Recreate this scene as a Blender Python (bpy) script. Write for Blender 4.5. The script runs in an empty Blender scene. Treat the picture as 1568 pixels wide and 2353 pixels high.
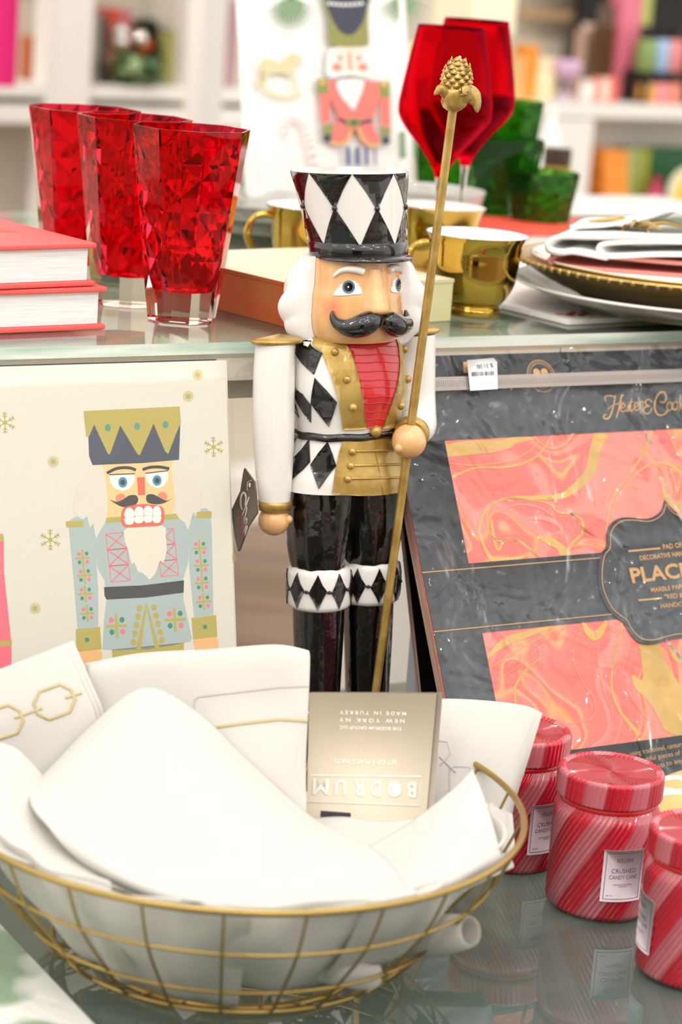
import bpy, bmesh, math, random
from mathutils import Vector, Matrix, Quaternion
from mathutils.geometry import tessellate_polygon

C = bpy.context.scene.collection
SC = bpy.context.scene
# ------------------------------------------------------------------ camera
W, HH, F = 1568.0, 2353.0, 5400.0
H = 0.70                                   # camera height above the low glass table (z = 0)
PITCH, ROLL = math.radians(13.5), math.radians(4.17)
cam_d = bpy.data.cameras.new('camera')
cam = bpy.data.objects.new('camera', cam_d); C.objects.link(cam)
cam.location = (0, 0, H)
RC = (Matrix.Rotation(math.pi/2 - PITCH, 3, 'X') @ Matrix.Rotation(ROLL, 3, 'Z'))
cam.rotation_euler = RC.to_euler()
cam_d.sensor_fit = 'VERTICAL'; cam_d.sensor_height = 36.0; cam_d.sensor_width = 24.0
cam_d.lens = F/HH*36.0
cam_d.dof.use_dof = True; cam_d.dof.focus_distance = 1.86; cam_d.dof.aperture_fstop = 5.2
cam_d.clip_start = 0.05; cam_d.clip_end = 60
SC.camera = cam
# ------------------------------------------------------------------ world, exposure, lamps
SC.view_settings.view_transform = 'Standard'; SC.view_settings.look = 'None'
SC.view_settings.gamma = 1.0; SC.view_settings.use_curve_mapping = False
SC.view_settings.exposure = 0.60
wd = bpy.data.worlds.new('world'); SC.world = wd; wd.use_nodes = True
wd.node_tree.nodes['Background'].inputs[0].default_value = (1.0, 0.97, 0.93, 1)
wd.node_tree.nodes['Background'].inputs[1].default_value = 1.0
SC.cycles.max_bounces = 14; SC.cycles.transmission_bounces = 12
SC.cycles.transparent_max_bounces = 24; SC.cycles.glossy_bounces = 6; SC.cycles.diffuse_bounces = 4
SC.cycles.caustics_reflective = False; SC.cycles.sample_clamp_indirect = 6.0

def spot(x, y, z, tx, ty, tz, e, col=(1, .94, .86), r=.016, ang=70):
    l = bpy.data.lights.new('ceiling_spot_light', 'SPOT'); l.energy = e; l.color = col
    l.shadow_soft_size = r; l.spot_size = math.radians(ang); l.spot_blend = .6
    o = bpy.data.objects.new('ceiling_spot_light', l); C.objects.link(o); o.location = (x, y, z)
    o.rotation_euler = (Vector((tx, ty, tz)) - Vector((x, y, z))).to_track_quat('-Z', 'Y').to_euler()
    return o
for (x, y, z, tx, ty, tz, e) in [
        (-.3, .9, 2.1, 0, 1.8, .2, 16), (.9, 1.0, 2.1, .1, 1.9, .2, 16), (-.7, 1.0, 2.1, 0, 1.9, .3, 14), (.2, -.3, 2.1, 0, 1.8, .3, 16), (1.9, 1.4, 2.0, .1, 2, .3, 14), (-1.9, .6, 2.0, 0, 1.9, .3, 14),
        (-.9, .2, 2.0, 0, 1.8, .1, 30), (.5, .1, 2.1, .1, 1.8, .1, 30), (1.5, .7, 2.0, .2, 2, .2, 24),
        (-1.5, 1.3, 2.0, -.1, 2, .2, 20), (.1, 1.3, 2.1, 0, 1.75, 0, 22), (-.5, -.8, 1.9, 0, 1.9, .1, 22),
        (1.2, -.6, 1.9, .1, 1.9, .1, 20), (.3, 3.0, 2.0, .1, 2.3, .3, 22),
        (-1.2, 4.2, 1.9, -.6, 5.9, .2, 130), (.9, 4.2, 1.9, .7, 5.9, .2, 130)]:
    spot(x, y, z, tx, ty, tz, e*.42)

# ------------------------------------------------------------------ pixel -> place
def ray(x, y):
    return (RC @ Vector(((x - W/2)/F, (HH/2 - y)/F, -1.0))).normalized()
CAMP = Vector((0, 0, H))
def on_z(x, y, z):
    r = ray(x, y); return CAMP + r*((z - H)/r.z)
def at(x, y, D):
    r = ray(x, y); return CAMP + r*(D/r.y)
def on_plane(x, y, P, n):
    r = ray(x, y); return CAMP + r*((P - CAMP).dot(n)/r.dot(n))
def project(p):
    q = RC.transposed() @ (Vector(p) - CAMP)
    return (W/2 + F*q.x/-q.z, HH/2 - F*q.y/-q.z)
def lerp(a, b, t): return a + (b - a)*t

# ------------------------------------------------------------------ materials
def lin(c):
    return tuple((v/12.92 if v <= .04045 else ((v + .055)/1.055)**2.4) for v in (c[0]/255, c[1]/255, c[2]/255)) + (1,)
def mat(name, col, rough=.5, metal=0, coat=0, spec=.5, trans=0, ior=1.45, sss=0, bump=None, sheen=0):
    m = bpy.data.materials.new(name); m.use_nodes = True
    b = m.node_tree.nodes['Principled BSDF']
    b.inputs['Base Color'].default_value = lin(col)
    b.inputs['Roughness'].default_value = rough; b.inputs['Metallic'].default_value = metal
    b.inputs['Coat Weight'].default_value = coat; b.inputs['Coat Roughness'].default_value = .03
    b.inputs['Specular IOR Level'].default_value = spec
    b.inputs['Transmission Weight'].default_value = trans; b.inputs['IOR'].default_value = ior
    if sheen: b.inputs['Sheen Weight'].default_value = sheen
    if bump:
        sc_, st, dist = bump
        nt = m.node_tree; n = nt.nodes.new('ShaderNodeTexNoise'); n.inputs['Scale'].default_value = sc_
        n.inputs['Detail'].default_value = 3
        tc = nt.nodes.new('ShaderNodeTexCoord'); nt.links.new(tc.outputs['Object'], n.inputs['Vector'])
        bp = nt.nodes.new('ShaderNodeBump'); bp.inputs['Strength'].default_value = st; bp.inputs['Distance'].default_value = dist
        nt.links.new(n.outputs['Fac'], bp.inputs['Height']); nt.links.new(bp.outputs['Normal'], b.inputs['Normal'])
        if coat: nt.links.new(bp.outputs['Normal'], b.inputs['Coat Normal'])
    return m
def bsdf(m): return m.node_tree.nodes['Principled BSDF']
def vary(m, c1, c2, scale, lo=.35, hi=.65, stretch=(1, 1, 1), detail=4):
    nt = m.node_tree; tc = nt.nodes.new('ShaderNodeTexCoord'); mp = nt.nodes.new('ShaderNodeMapping')
    mp.inputs['Scale'].default_value = stretch
    n = nt.nodes.new('ShaderNodeTexNoise'); n.inputs['Scale'].default_value = scale; n.inputs['Detail'].default_value = detail
    r = nt.nodes.new('ShaderNodeValToRGB'); r.color_ramp.elements[0].position = lo; r.color_ramp.elements[1].position = hi
    r.color_ramp.elements[0].color = lin(c1); r.color_ramp.elements[1].color = lin(c2)
    nt.links.new(tc.outputs['Object'], mp.inputs['Vector']); nt.links.new(mp.outputs['Vector'], n.inputs['Vector'])
    nt.links.new(n.outputs['Fac'], r.inputs['Fac']); nt.links.new(r.outputs['Color'], bsdf(m).inputs['Base Color'])
    return m
def pane_mat(name, tint, refl_rough=.0, ior=1.5, boost=1.0, bump=None, haze=0, hazecol=(255, 255, 255)):
    """a thin clear sheet: tinted see-through plus a mirror reflection that grows at glancing angles"""
    m = bpy.data.materials.new(name); m.use_nodes = True; nt = m.node_tree; nt.nodes.clear()
    out = nt.nodes.new('ShaderNodeOutputMaterial'); tr = nt.nodes.new('ShaderNodeBsdfTransparent')
    tr.inputs[0].default_value = lin(tint); gl = nt.nodes.new('ShaderNodeBsdfGlossy'); gl.inputs['Roughness'].default_value = refl_rough
    fr = nt.nodes.new('ShaderNodeFresnel'); fr.inputs[0].default_value = ior
    mu = nt.nodes.new('ShaderNodeMath'); mu.operation = 'MULTIPLY'; mu.inputs[1].default_value = boost; mu.use_clamp = True
    mx = nt.nodes.new('ShaderNodeMixShader')
    ge = nt.nodes.new('ShaderNodeNewGeometry'); iv = nt.nodes.new('ShaderNodeMath'); iv.operation = 'SUBTRACT'; iv.inputs[0].default_value = 1.0
    nt.links.new(ge.outputs['Backfacing'], iv.inputs[1]); m3 = nt.nodes.new('ShaderNodeMath'); m3.operation = 'MULTIPLY'
    nt.links.new(fr.outputs[0], mu.inputs[0]); nt.links.new(mu.outputs[0], m3.inputs[0]); nt.links.new(iv.outputs[0], m3.inputs[1]); nt.links.new(m3.outputs[0], mx.inputs[0])
    base = tr.outputs[0]
    if haze:
        df = nt.nodes.new('ShaderNodeBsdfDiffuse'); df.inputs[0].default_value = lin(hazecol)
        m2 = nt.nodes.new('ShaderNodeMixShader'); m2.inputs[0].default_value = haze
        nt.links.new(tr.outputs[0], m2.inputs[1]); nt.links.new(df.outputs[0], m2.inputs[2]); base = m2.outputs[0]
    nt.links.new(base, mx.inputs[1]); nt.links.new(gl.outputs[0], mx.inputs[2]); nt.links.new(mx.outputs[0], out.inputs[0])
    if bump:
        n = nt.nodes.new('ShaderNodeTexNoise'); n.inputs['Scale'].default_value = bump[0]; n.inputs['Detail'].default_value = bump[3]
        n.inputs['Distortion'].default_value = 1.0
        tc = nt.nodes.new('ShaderNodeTexCoord'); nt.links.new(tc.outputs['Object'], n.inputs['Vector'])
        bp = nt.nodes.new('ShaderNodeBump'); bp.inputs['Strength'].default_value = bump[1]; bp.inputs['Distance'].default_value = bump[2]
        nt.links.new(n.outputs['Fac'], bp.inputs['Height'])
        nt.links.new(bp.outputs[0], gl.inputs['Normal']); nt.links.new(bp.outputs[0], fr.inputs['Normal'])
    return m
def glass_mat(name, col, rough=0, ior=1.45):
    m = bpy.data.materials.new(name); m.use_nodes = True; nt = m.node_tree; nt.nodes.clear()
    out = nt.nodes.new('ShaderNodeOutputMaterial'); g = nt.nodes.new('ShaderNodeBsdfGlass')
    g.inputs['Color'].default_value = lin(col); g.inputs['Roughness'].default_value = rough; g.inputs['IOR'].default_value = ior
    nt.links.new(g.outputs[0], out.inputs[0]); return m

M = {}
M['white_paint'] = mat('white_paint', (236, 234, 228), .45, bump=(30, .05, .002))
M['cream_rail'] = mat('cream_rail', (236, 230, 214), .4)
M['gloss_white'] = mat('gloss_white', (238, 236, 232), .35, coat=.7, bump=(60, .1, .002))
M['gloss_black'] = mat('gloss_black', (9, 9, 11), .18, coat=1, bump=(45, .35, .003))
M['trouser_black'] = mat('trouser_black', (8, 8, 9), .16, coat=1, bump=(38, .5, .004))
M['gold_paint'] = vary(mat('gold_paint', (186, 152, 80), .34, metal=.5, coat=.4, bump=(160, .25, .001)), (170, 136, 64), (200, 168, 94), 60)
M['skin_paint'] = mat('skin_paint', (232, 180, 122), .3, coat=.9, bump=(40, .08, .002))
M['red_paint'] = mat('red_paint', (205, 18, 30), .3, coat=.9, bump=(60, .3, .002))
M['red_groove'] = mat('red_groove', (190, 12, 24), .25, coat=1)
M['hair_white'] = mat('hair_white', (240, 238, 236), .4, coat=.4)
M['iris_blue'] = mat('iris_blue', (92, 116, 148), .2, coat=1)
M['mirror_gold'] = mat('mirror_gold', (196, 160, 74), .045, metal=1)
M['porcelain'] = mat('porcelain', (242, 240, 236), .12, coat=.6)
M['grey_porcelain'] = mat('grey_porcelain', (190, 190, 184), .25, coat=.4)
M['brass_wire'] = mat('brass_wire', (178, 150, 88), .3, metal=.85)
def translucent(m, k, col):
    nt = m.node_tree; o = nt.nodes['Material Output']; b = bsdf(m); t = nt.nodes.new('ShaderNodeBsdfTranslucent'); t.inputs[0].default_value = lin(col)
    x = nt.nodes.new('ShaderNodeMixShader'); x.inputs[0].default_value = k
    nt.links.new(b.outputs[0], x.inputs[1]); nt.links.new(t.outputs[0], x.inputs[2]); nt.links.new(x.outputs[0], o.inputs[0]); return m
M['linen'] = mat('linen', (226, 223, 217), .85, bump=(500, .15, .0008), sheen=.1); translucent(M['linen'], .3, (248, 246, 240))
M['thread_gold'] = mat('thread_gold', (190, 176, 138), .6, bump=(900, .5, .001))
M['thread_grey'] = mat('thread_grey', (186, 182, 182), .7, bump=(900, .5, .001))
M['paper_white'] = mat('paper_white', (244, 243, 240), .7)
M['book_red'] = mat('book_red', (240, 96, 92), .6, bump=(400, .1, .0005))
M['card_beige'] = mat('card_beige', (222, 209, 186), .6)
M['card_edge'] = mat('card_edge', (200, 186, 174), .6)
M['card_text'] = mat('card_text', (253, 251, 243), .6)
M['ink_dark'] = mat('ink_dark', (66, 60, 72), .6)

# ------------------------------------------------------------------ mesh helpers
class MB:
    def __init__(s): s.v = []; s.f = []; s.m = []; s.sm = []
    def add(s, vs, fs, mi=0, smooth=True):
        b = len(s.v); s.v += [tuple(v) for v in vs]
        for f in fs: s.f.append(tuple(b + i for i in f)); s.m.append(mi); s.sm.append(smooth)
        return s
    def grid(s, rows, mi=0, closed=False, smooth=True):
        n = len(rows[0]); vs = [p for r in rows for p in r]; fs = []
        for j in range(len(rows)-1):
            for i in range(n if closed else n-1):
                k = (i+1) % n
                fs.append((j*n+i, j*n+k, (j+1)*n+k, (j+1)*n+i))
        return s.add(vs, fs, mi, smooth)
    def lathe(s, prof, n=64, mi=0, cx=0, cy=0, ey=1.0, smooth=True, fn=None, capb=False, capt=False, a0=0):
        rows = []
        for (r, z) in prof:
            row = []
            for i in range(n):
                a = a0 + 2*math.pi*i/n; rr = fn(r, z, a) if fn else r
                row.append((cx + rr*math.sin(a), cy - rr*ey*math.cos(a), z))
            rows.append(row)
        s.grid(rows, mi, True, smooth)
        if capb: s.add(rows[0], [tuple(range(n-1, -1, -1))], mi, False)
        if capt: s.add(rows[-1], [tuple(range(n))], mi, False)
        return s
    def tube(s, pts, r, n=10, mi=0, closed=False, caps=True, flat=1.0):
        pts = [Vector(p) for p in pts]; m = len(pts); rows = []; prev = None
        rs = r if isinstance(r, (list, tuple)) else [r]*m
        for i, p in enumerate(pts):
            if closed: t = pts[(i+1) % m] - pts[i-1]
            else: t = pts[min(i+1, m-1)] - pts[max(i-1, 0)]
            t.normalize()
            if prev is None:
                up = Vector((0, 0, 1)) if abs(t.z) < .9 else Vector((1, 0, 0)); nx = t.cross(up).normalized()
            else: nx = (prev - t*prev.dot(t)).normalized()
            prev = nx; ny = t.cross(nx)
            rows.append([p + (nx*math.cos(2*math.pi*k/n)*flat + ny*math.sin(2*math.pi*k/n))*rs[i] for k in range(n)])
        if closed: rows.append(rows[0])
        s.grid(rows, mi, True)
        if caps and not closed:
            s.add(rows[0], [tuple(range(n))], mi); s.add(rows[-1], [tuple(range(n-1, -1, -1))], mi)
        return s
    def box(s, a, b, mi=0):
        (x0, y0, z0), (x1, y1, z1) = a, b
        v = [(x0,y0,z0),(x1,y0,z0),(x1,y1,z0),(x0,y1,z0),(x0,y0,z1),(x1,y0,z1),(x1,y1,z1),(x0,y1,z1)]
        f = [(3,2,1,0),(4,5,6,7),(0,1,5,4),(1,2,6,5),(2,3,7,6),(3,0,4,7)]
        return s.add(v, f, mi, False)
    def sphere(s, c, r, mi=0, nu=20, nv=12, sc=(1, 1, 1)):
        rows = []
        for j in range(nv+1):
            p = math.pi*j/nv
            rows.append([(c[0]+r*sc[0]*math.sin(p)*math.cos(2*math.pi*i/nu), c[1]+r*sc[1]*math.sin(p)*math.sin(2*math.pi*i/nu), c[2]-r*sc[2]*math.cos(p)) for i in range(nu)])
        return s.grid(rows, mi, True)
    def build(s, name, mats, parent=None, fix=True, weld=0, bevel=0):
        me = bpy.data.meshes.new(name); me.from_pydata(s.v, [], s.f)
        if not isinstance(mats, (list, tuple)): mats = [mats]
        for m_ in mats: me.materials.append(M[m_] if isinstance(m_, str) else m_)
        me.polygons.foreach_set('material_index', s.m); me.polygons.foreach_set('use_smooth', s.sm)
        if weld or fix:
            bm = bmesh.new(); bm.from_mesh(me)
            if weld: bmesh.ops.remove_doubles(bm, verts=bm.verts, dist=weld)
            if fix: bmesh.ops.recalc_face_normals(bm, faces=bm.faces)
            bm.to_mesh(me); bm.free()
        me.update()
        o = bpy.data.objects.new(name, me); C.objects.link(o)
        if parent: o.parent = parent
        if bevel:
            md = o.modifiers.new('bevel', 'BEVEL'); md.width = bevel; md.segments = 2; md.limit_method = 'ANGLE'
        return o
def tag(o, label=None, cat=None, group=None, kind=None):
    if label: o['label'] = label
    if cat: o['category'] = cat
    if group: o['group'] = group
    if kind: o['kind'] = kind
    return o
def empty(name, loc=(0, 0, 0), rz=0, mtx=None):
    o = bpy.data.objects.new(name, None); C.objects.link(o)
    if mtx is not None: o.matrix_world = mtx
    else: o.location = loc; o.rotation_euler = (0, 0, rz)
    o.empty_display_size = .02
    return o
def copy_tree(o, parent=None):
    c = o.copy(); C.objects.link(c); c.parent = parent
    for ch in [k for k in bpy.data.objects if k.parent == o]: copy_tree(ch, c)
    return c
def catmull(pts, n=8, closed=False):
    P = [tuple(p) for p in pts]; m = len(P); out = []
    rng = range(m if closed else m-1)
    for i in rng:
        p0 = P[(i-1) % m] if closed or i > 0 else P[0]; p1 = P[i]; p2 = P[(i+1) % m]
        p3 = P[(i+2) % m] if closed or i+2 < m else P[-1]
        for k in range(n):
            t = k/n
            out.append(tuple(.5*((2*b) + (-a+c)*t + (2*a-5*b+4*c-d)*t*t + (-a+3*b-3*c+d)*t**3) for a, b, c, d in zip(p0, p1, p2, p3)))
    if not closed: out.append(P[-1])
    return out

_tx = {}
def text_shape(s, bold=0.0, shear=0.0):
    k = (s, bold, shear)
    if k in _tx: return _tx[k]
    cu = bpy.data.curves.new('lettering', 'FONT'); cu.body = s; cu.size = 1; cu.offset = bold; cu.shear = shear
    cu.resolution_u = 3
    o = bpy.data.objects.new('lettering', cu); C.objects.link(o); bpy.context.view_layer.update()
    dg = bpy.context.evaluated_depsgraph_get(); me = bpy.data.meshes.new_from_object(o.evaluated_get(dg))
    vs = [(v.co.x, v.co.y) for v in me.vertices]; fs = [tuple(p.vertices) for p in me.polygons]
    bpy.data.objects.remove(o); bpy.data.curves.remove(cu); bpy.data.meshes.remove(me)
    if not vs: return ([], [])
    x0 = min(v[0] for v in vs); x1 = max(v[0] for v in vs)
    vs = [((x-x0)/(x1-x0), y/.7) for x, y in vs]
    _tx[k] = (vs, fs); return _tx[k]

class Deco:
    """flat or wrapped artwork on a surface. mapfn(u, v, off) -> local 3-D point; unpx(x, y) -> (u, v)"""
    def __init__(s, mapfn, unpx=None, cu=None, cv=None):
        s.mb = MB(); s.map = mapfn; s.un = unpx; s.cu = cu; s.cv = cv
    def poly(s, pts, mi, off=.0003, px=True, thick=0):
        if px: pts = [s.un(*p) for p in pts]
        bm = bmesh.new(); vs = [bm.verts.new((p[0], p[1], 0)) for p in pts]
        for t in tessellate_polygon([[Vector((p[0], p[1], 0)) for p in pts]]):
            try: bm.faces.new([vs[i] for i in t])
            except ValueError: pass
        for ax, step in ((0, s.cu), (1, s.cv)):
            if not step: continue
            lo = min(p[ax] for p in pts); hi = max(p[ax] for p in pts); k = math.floor(lo/step)+1
            while k*step < hi:
                co = [0, 0, 0]; co[ax] = k*step; no = [0, 0, 0]; no[ax] = 1
                bmesh.ops.bisect_plane(bm, geom=bm.verts[:]+bm.edges[:]+bm.faces[:], plane_co=co, plane_no=no, dist=1e-7)
                k += 1
        bm.verts.index_update()
        V = [s.map(v.co.x, v.co.y, off) for v in bm.verts]; Fc = [tuple(v.index for v in f.verts) for f in bm.faces]
        if thick:
            be = [e for e in bm.edges if len(e.link_faces) == 1]
            nv = len(V); V += [s.map(v.co.x, v.co.y, off-thick) for v in bm.verts]
            for e in be:
                a, b = e.verts[0].index, e.verts[1].index; Fc.append((a, b, b+nv, a+nv))
        s.mb.add(V, Fc, mi, True); bm.free(); return s
    def disc(s, x, y, rx, ry, mi, off=.0004, px=True, n=18, rot=0):
        pts = []
        for i in range(n):
            a = 2*math.pi*i/n; p, q = rx*math.cos(a), ry*math.sin(a)
            pts.append((x + p*math.cos(rot) - q*math.sin(rot), y + p*math.sin(rot) + q*math.cos(rot)))
        return s.poly(pts, mi, off, px)
    def line(s, pts, w, mi, off=.0004, px=True, closed=False):
        """a painted stroke; w in the units of pts (number or list)"""
        n = len(pts); ws = w if isinstance(w, (list, tuple)) else [w]*n
        L, R = [], []
        for i in range(n):
            a = pts[(i-1) % n] if closed or i > 0 else pts[i]; b = pts[(i+1) % n] if closed or i < n-1 else pts[i]
            dx, dy = b[0]-a[0], b[1]-a[1]; l = math.hypot(dx, dy) or 1; nx, ny = -dy/l, dx/l
            L.append((pts[i][0]+nx*ws[i]/2, pts[i][1]+ny*ws[i]/2)); R.append((pts[i][0]-nx*ws[i]/2, pts[i][1]-ny*ws[i]/2))
        if closed: L.append(L[0]); R.append(R[0])
        if px: L = [s.un(*p) for p in L]; R = [s.un(*p) for p in R]
        V = [s.map(p[0], p[1], off) for p in L] + [s.map(p[0], p[1], off) for p in R]; m = len(L)
        s.mb.add(V, [(i, i+1, m+i+1, m+i) for i in range(m-1)], mi, True); return s
    def text(s, st, p0, p1, h, mi, off=.0005, px=True, bold=0.0, shear=0.0):
        """p0, p1: ends of the baseline; h: cap height (positive: letters stand to the left of p0->p1 in v-up space)"""
        if px:
            q0 = s.un(*p0); q1 = s.un(*p1)
            hh = h*math.hypot(q1[0]-q0[0], q1[1]-q0[1])/math.hypot(p1[0]-p0[0], p1[1]-p0[1])
        else: q0, q1, hh = p0, p1, h
        vs, fs = text_shape(st, bold, shear); dx, dy = q1[0]-q0[0], q1[1]-q0[1]; l = math.hypot(dx, dy); nx, ny = -dy/l, dx/l
        s.mb.add([s.map(q0[0]+dx*a+nx*b*hh, q0[1]+dy*a+ny*b*hh, off) for a, b in vs], fs, mi, False); return s
    def build(s, name, mats, parent): return s.mb.build(name, mats, parent, fix=False)

class Surf:
    """upright body of elliptic sections; keys (z, cx, cy, rx, ry); theta 0 faces local -y"""
    def __init__(s, keys, mtx, wob=None):
        s.k = sorted(keys); s.m = mtx; s.inv = mtx.inverted(); s.wob = wob
    def at(s, z):
        k = s.k; z = min(max(z, k[0][0]), k[-1][0])
        for a, b in zip(k, k[1:]):
            if z <= b[0]: t = (z-a[0])/max(b[0]-a[0], 1e-9); return [lerp(p, q, t) for p, q in zip(a[1:], b[1:])]
        return list(k[-1][1:])
    def map(s, th, z, off=0):
        cx, cy, rx, ry = s.at(z)
        g = 1 + (s.wob(th, z) if s.wob else 0)
        return (cx + (rx*g+off)*math.sin(th), cy - (ry*g+off)*math.cos(th), z)
    def unpx(s, x, y):
        o = s.inv @ CAMP; d = (s.inv.to_3x3() @ ray(x, y)).normalized()
        best = None; t0 = (Vector((0, 0, .25)) - o).dot(d); prev = None
        for i in range(241):
            t = t0 - .12 + .24*i/240; p = o + d*t; cx, cy, rx, ry = s.at(p.z)
            f = ((p.x-cx)/rx)**2 + ((p.y-cy)/ry)**2
            if best is None or f < best[0]: best = (f, p)
            if f <= 1: best = (f, p); break
        p = best[1]; cx, cy, rx, ry = s.at(p.z)
        return (math.atan2((p.x-cx)/rx, -(p.y-cy)/ry), p.z)
    def mesh(s, mb, mi=0, n=72, zs=None, capb=True, capt=True, step=.002):
        if zs is None:
            k0, k1 = s.k[0][0], s.k[-1][0]; m = max(int((k1-k0)/step), 2); zs = [lerp(k0, k1, i/m) for i in range(m+1)]
        rows = [[s.map(2*math.pi*i/n, z) for i in range(n)] for z in zs]
        mb.grid(rows, mi, True)
        if capb: mb.add(rows[0], [tuple(range(n))], mi, False)
        if capt: mb.add(rows[-1], [tuple(range(n-1, -1, -1))], mi, False)
        return mb
def smooth_keys(keys, n=6):
    return catmull(sorted(keys), n)

YAW = math.radians(31.0)
A = Vector((math.cos(YAW), math.sin(YAW), 0)); N = Vector((math.sin(YAW), -math.cos(YAW), 0))   # along the shelf edge; out of it
ZS = 0.383                                     # top of the upper glass table
EDGE = on_z(784, 780, ZS)                      # a point on its front edge
def shelf_pt(s, back, z=0): return EDGE + A*s - N*back + Vector((0, 0, z))
# ================================================================== SETTING
M['floor'] = vary(mat('floor_wood', (128, 104, 86), .35), (112, 88, 70), (146, 122, 102), 3, stretch=(1, 8, 1))
M['wall'] = mat('wall_paint', (232, 224, 210), .8)
b = MB().box((-7, -2.6, -.74), (8, 8.2, -.72)); tag(b.build('floor', 'floor'), kind='structure')
b = MB().box((-7, 8.0, -.72), (8, 8.1, 2.2)); tag(b.build('wall_back', 'wall'), kind='structure')
b = MB().box((-7, -2.6, -.72), (-.9, -2.5, 1.7)).box((.6, -2.6, -.72), (8, -2.5, 1.7)); tag(b.build('wall_front', 'wall'), kind='structure')
M['reflection_dark'] = mat('reflection_dark', (38, 34, 30), .4)
b = MB().box((-.9, -2.6, -.72), (.6, -2.53, 1.5)); tag(b.build('reflection_panel_1', 'reflection_dark'), kind='structure')  # unseen dark panel added for dark reflections in the gold cups

# ================================================================== TABLES
TROT = Matrix.Rotation(YAW, 4, 'Z')
def tframe(origin):                                    # local x along the shelf edge, local y = backwards
    return Matrix.Translation(origin) @ TROT
M['pane'] = pane_mat('clear_pane', (236, 244, 238), ior=1.5, boost=1.0, haze=.12, hazecol=(214, 216, 204))
M['pane_low'] = pane_mat('low_pane', (196, 214, 206), ior=1.5, boost=1.7, haze=.26, hazecol=(146, 168, 164))
M['pane_edge'] = vary(mat('pane_edge', (170, 205, 192), .12, coat=.6), (128, 172, 158), (222, 232, 222), 3.2, stretch=(1, 1, 14), lo=.38, hi=.56)
M['table_board'] = mat('table_board', (226, 212, 196), .5)
def glass_top(name, x0, x1, y0, y1, z, th, m, parent):
    b = MB(); b.box((x0, y0, z-th), (x1, y1, z))
    b.m = [1 if i in (2, 3, 4, 5) else 0 for i in range(6)]
    return b.build(name, [m, 'pane_edge'], parent)
low = empty('glass_table', mtx=tframe(Vector((EDGE.x, EDGE.y, 0))))
tag(low, 'low glass-topped table under the nutcracker, basket and candles', 'table')
glass_top('glass_top', -1.1, 1.1, -.85, .20, 0, .010, 'pane_low', low)
M['under_shelf'] = vary(mat('under_shelf', (86, 98, 92), .5), (60, 76, 70), (112, 118, 108), 2.0, lo=.4, hi=.6)
MB().box((-1.05, -.8, -.36), (1.05, .15, -.34)).build('lower_shelf', 'under_shelf', low)
for lx in (-1.04, 1.0):
    for ly in (-.8, .12): MB().box((lx, ly, -.72), (lx+.05, ly+.05, -.0105)).build('leg', 'white_paint', low)
b = MB()
b.box((-1.06, -.82, -.045), (1.06, -.79, -.0102)).box((-1.06, .14, -.045), (1.06, .17, -.0102)); b.build('frame_rail', 'white_paint', low)

up = empty('display_table', mtx=tframe(Vector((EDGE.x, EDGE.y, 0))))
tag(up, 'taller white display table with a glass top behind the nutcracker', 'table')
glass_top('glass_top', -.95, 1.5, 0, .82, ZS, .0095, 'pane', up)
MB().box((-.94, .008, ZS-.014), (1.49, .81, ZS-.0100)).build('table_board', 'table_board', up)
b = MB(); b.box((-.94, .006, ZS-.033), (1.49, .03, ZS-.0142)); b.box((-.94, .025, ZS-.052), (1.49, .04, ZS-.0332))
b.box((-.94, .78, ZS-.05), (1.49, .80, ZS-.0142)); b.build('rail', 'cream_rail', up)
for lx, ly in ((-.92, .045), (1.43, .045), (-.92, .73), (1.43, .73)):
    MB().box((lx, ly, -.72), (lx+.045, ly+.045, ZS-.0142)).build('leg', 'white_paint', up)
# the slender white upright showing just right of the nutcracker's boots
M['carton_pale'] = mat('carton_pale', (226, 234, 240), .4)
pl = low.matrix_world.inverted() @ at(930, 1300, 2.03)
wc = empty('white_carton', mtx=tframe(Vector((EDGE.x, EDGE.y, 0)))); tag(wc, 'slim pale carton standing behind the nutcracker boots, left of the black pad', 'box')
b = MB(); b.box((pl.x-.026, -.030, .0006), (pl.x+.034, -.008, .262)); b.build('carton_body', 'carton_pale', wc, bevel=.005); MB().box((pl.x-.024, -.029, .2622), (pl.x+.032, -.009, .264)).build('flap', 'carton_pale', wc)

# ================================================================== BACKGROUND SHELVING
M['shelf_white'] = mat('shelf_white', (236, 233, 226), .5)
M['shelf_back'] = mat('shelf_back', (216, 206, 190), .7)
def colm(rgb, rough=.5, **k):
    n = 'tint_%d_%d_%d' % rgb
    if n not in M: M[n] = mat(n, rgb, rough, **k)
    return n
YB = math.radians(36)
def bframe(px_, py_, D):
    o = at(px_, py_, D); return Matrix.Translation((o.x, o.y, 0)) @ Matrix.Rotation(YB, 4, 'Z')
class Unit:
    def __init__(s, px_, D): s.m = bframe(px_, 250, D); s.inv = s.m.inverted(); s.n = Vector((math.sin(YB), -math.cos(YB), 0)); s.o = s.m.translation
    def st(s, x, y, fwd=0):
        p = s.inv @ on_plane(x, y, s.o + s.n*fwd, s.n); return p.x, p.z
def unit_box(U, mb, x0, y0, x1, y1, fwd, depth, mi=0):
    (a0, z1), (a1, z0) = U.st(x0, y0, fwd), U.st(x1, y1, fwd)
    mb.box((a0, -fwd, z0), (a1, -fwd+depth, z1), mi); return (a0, z0, a1, z1)

UL = Unit(320, 5.5); UR = Unit(1400, 5.9)
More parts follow.
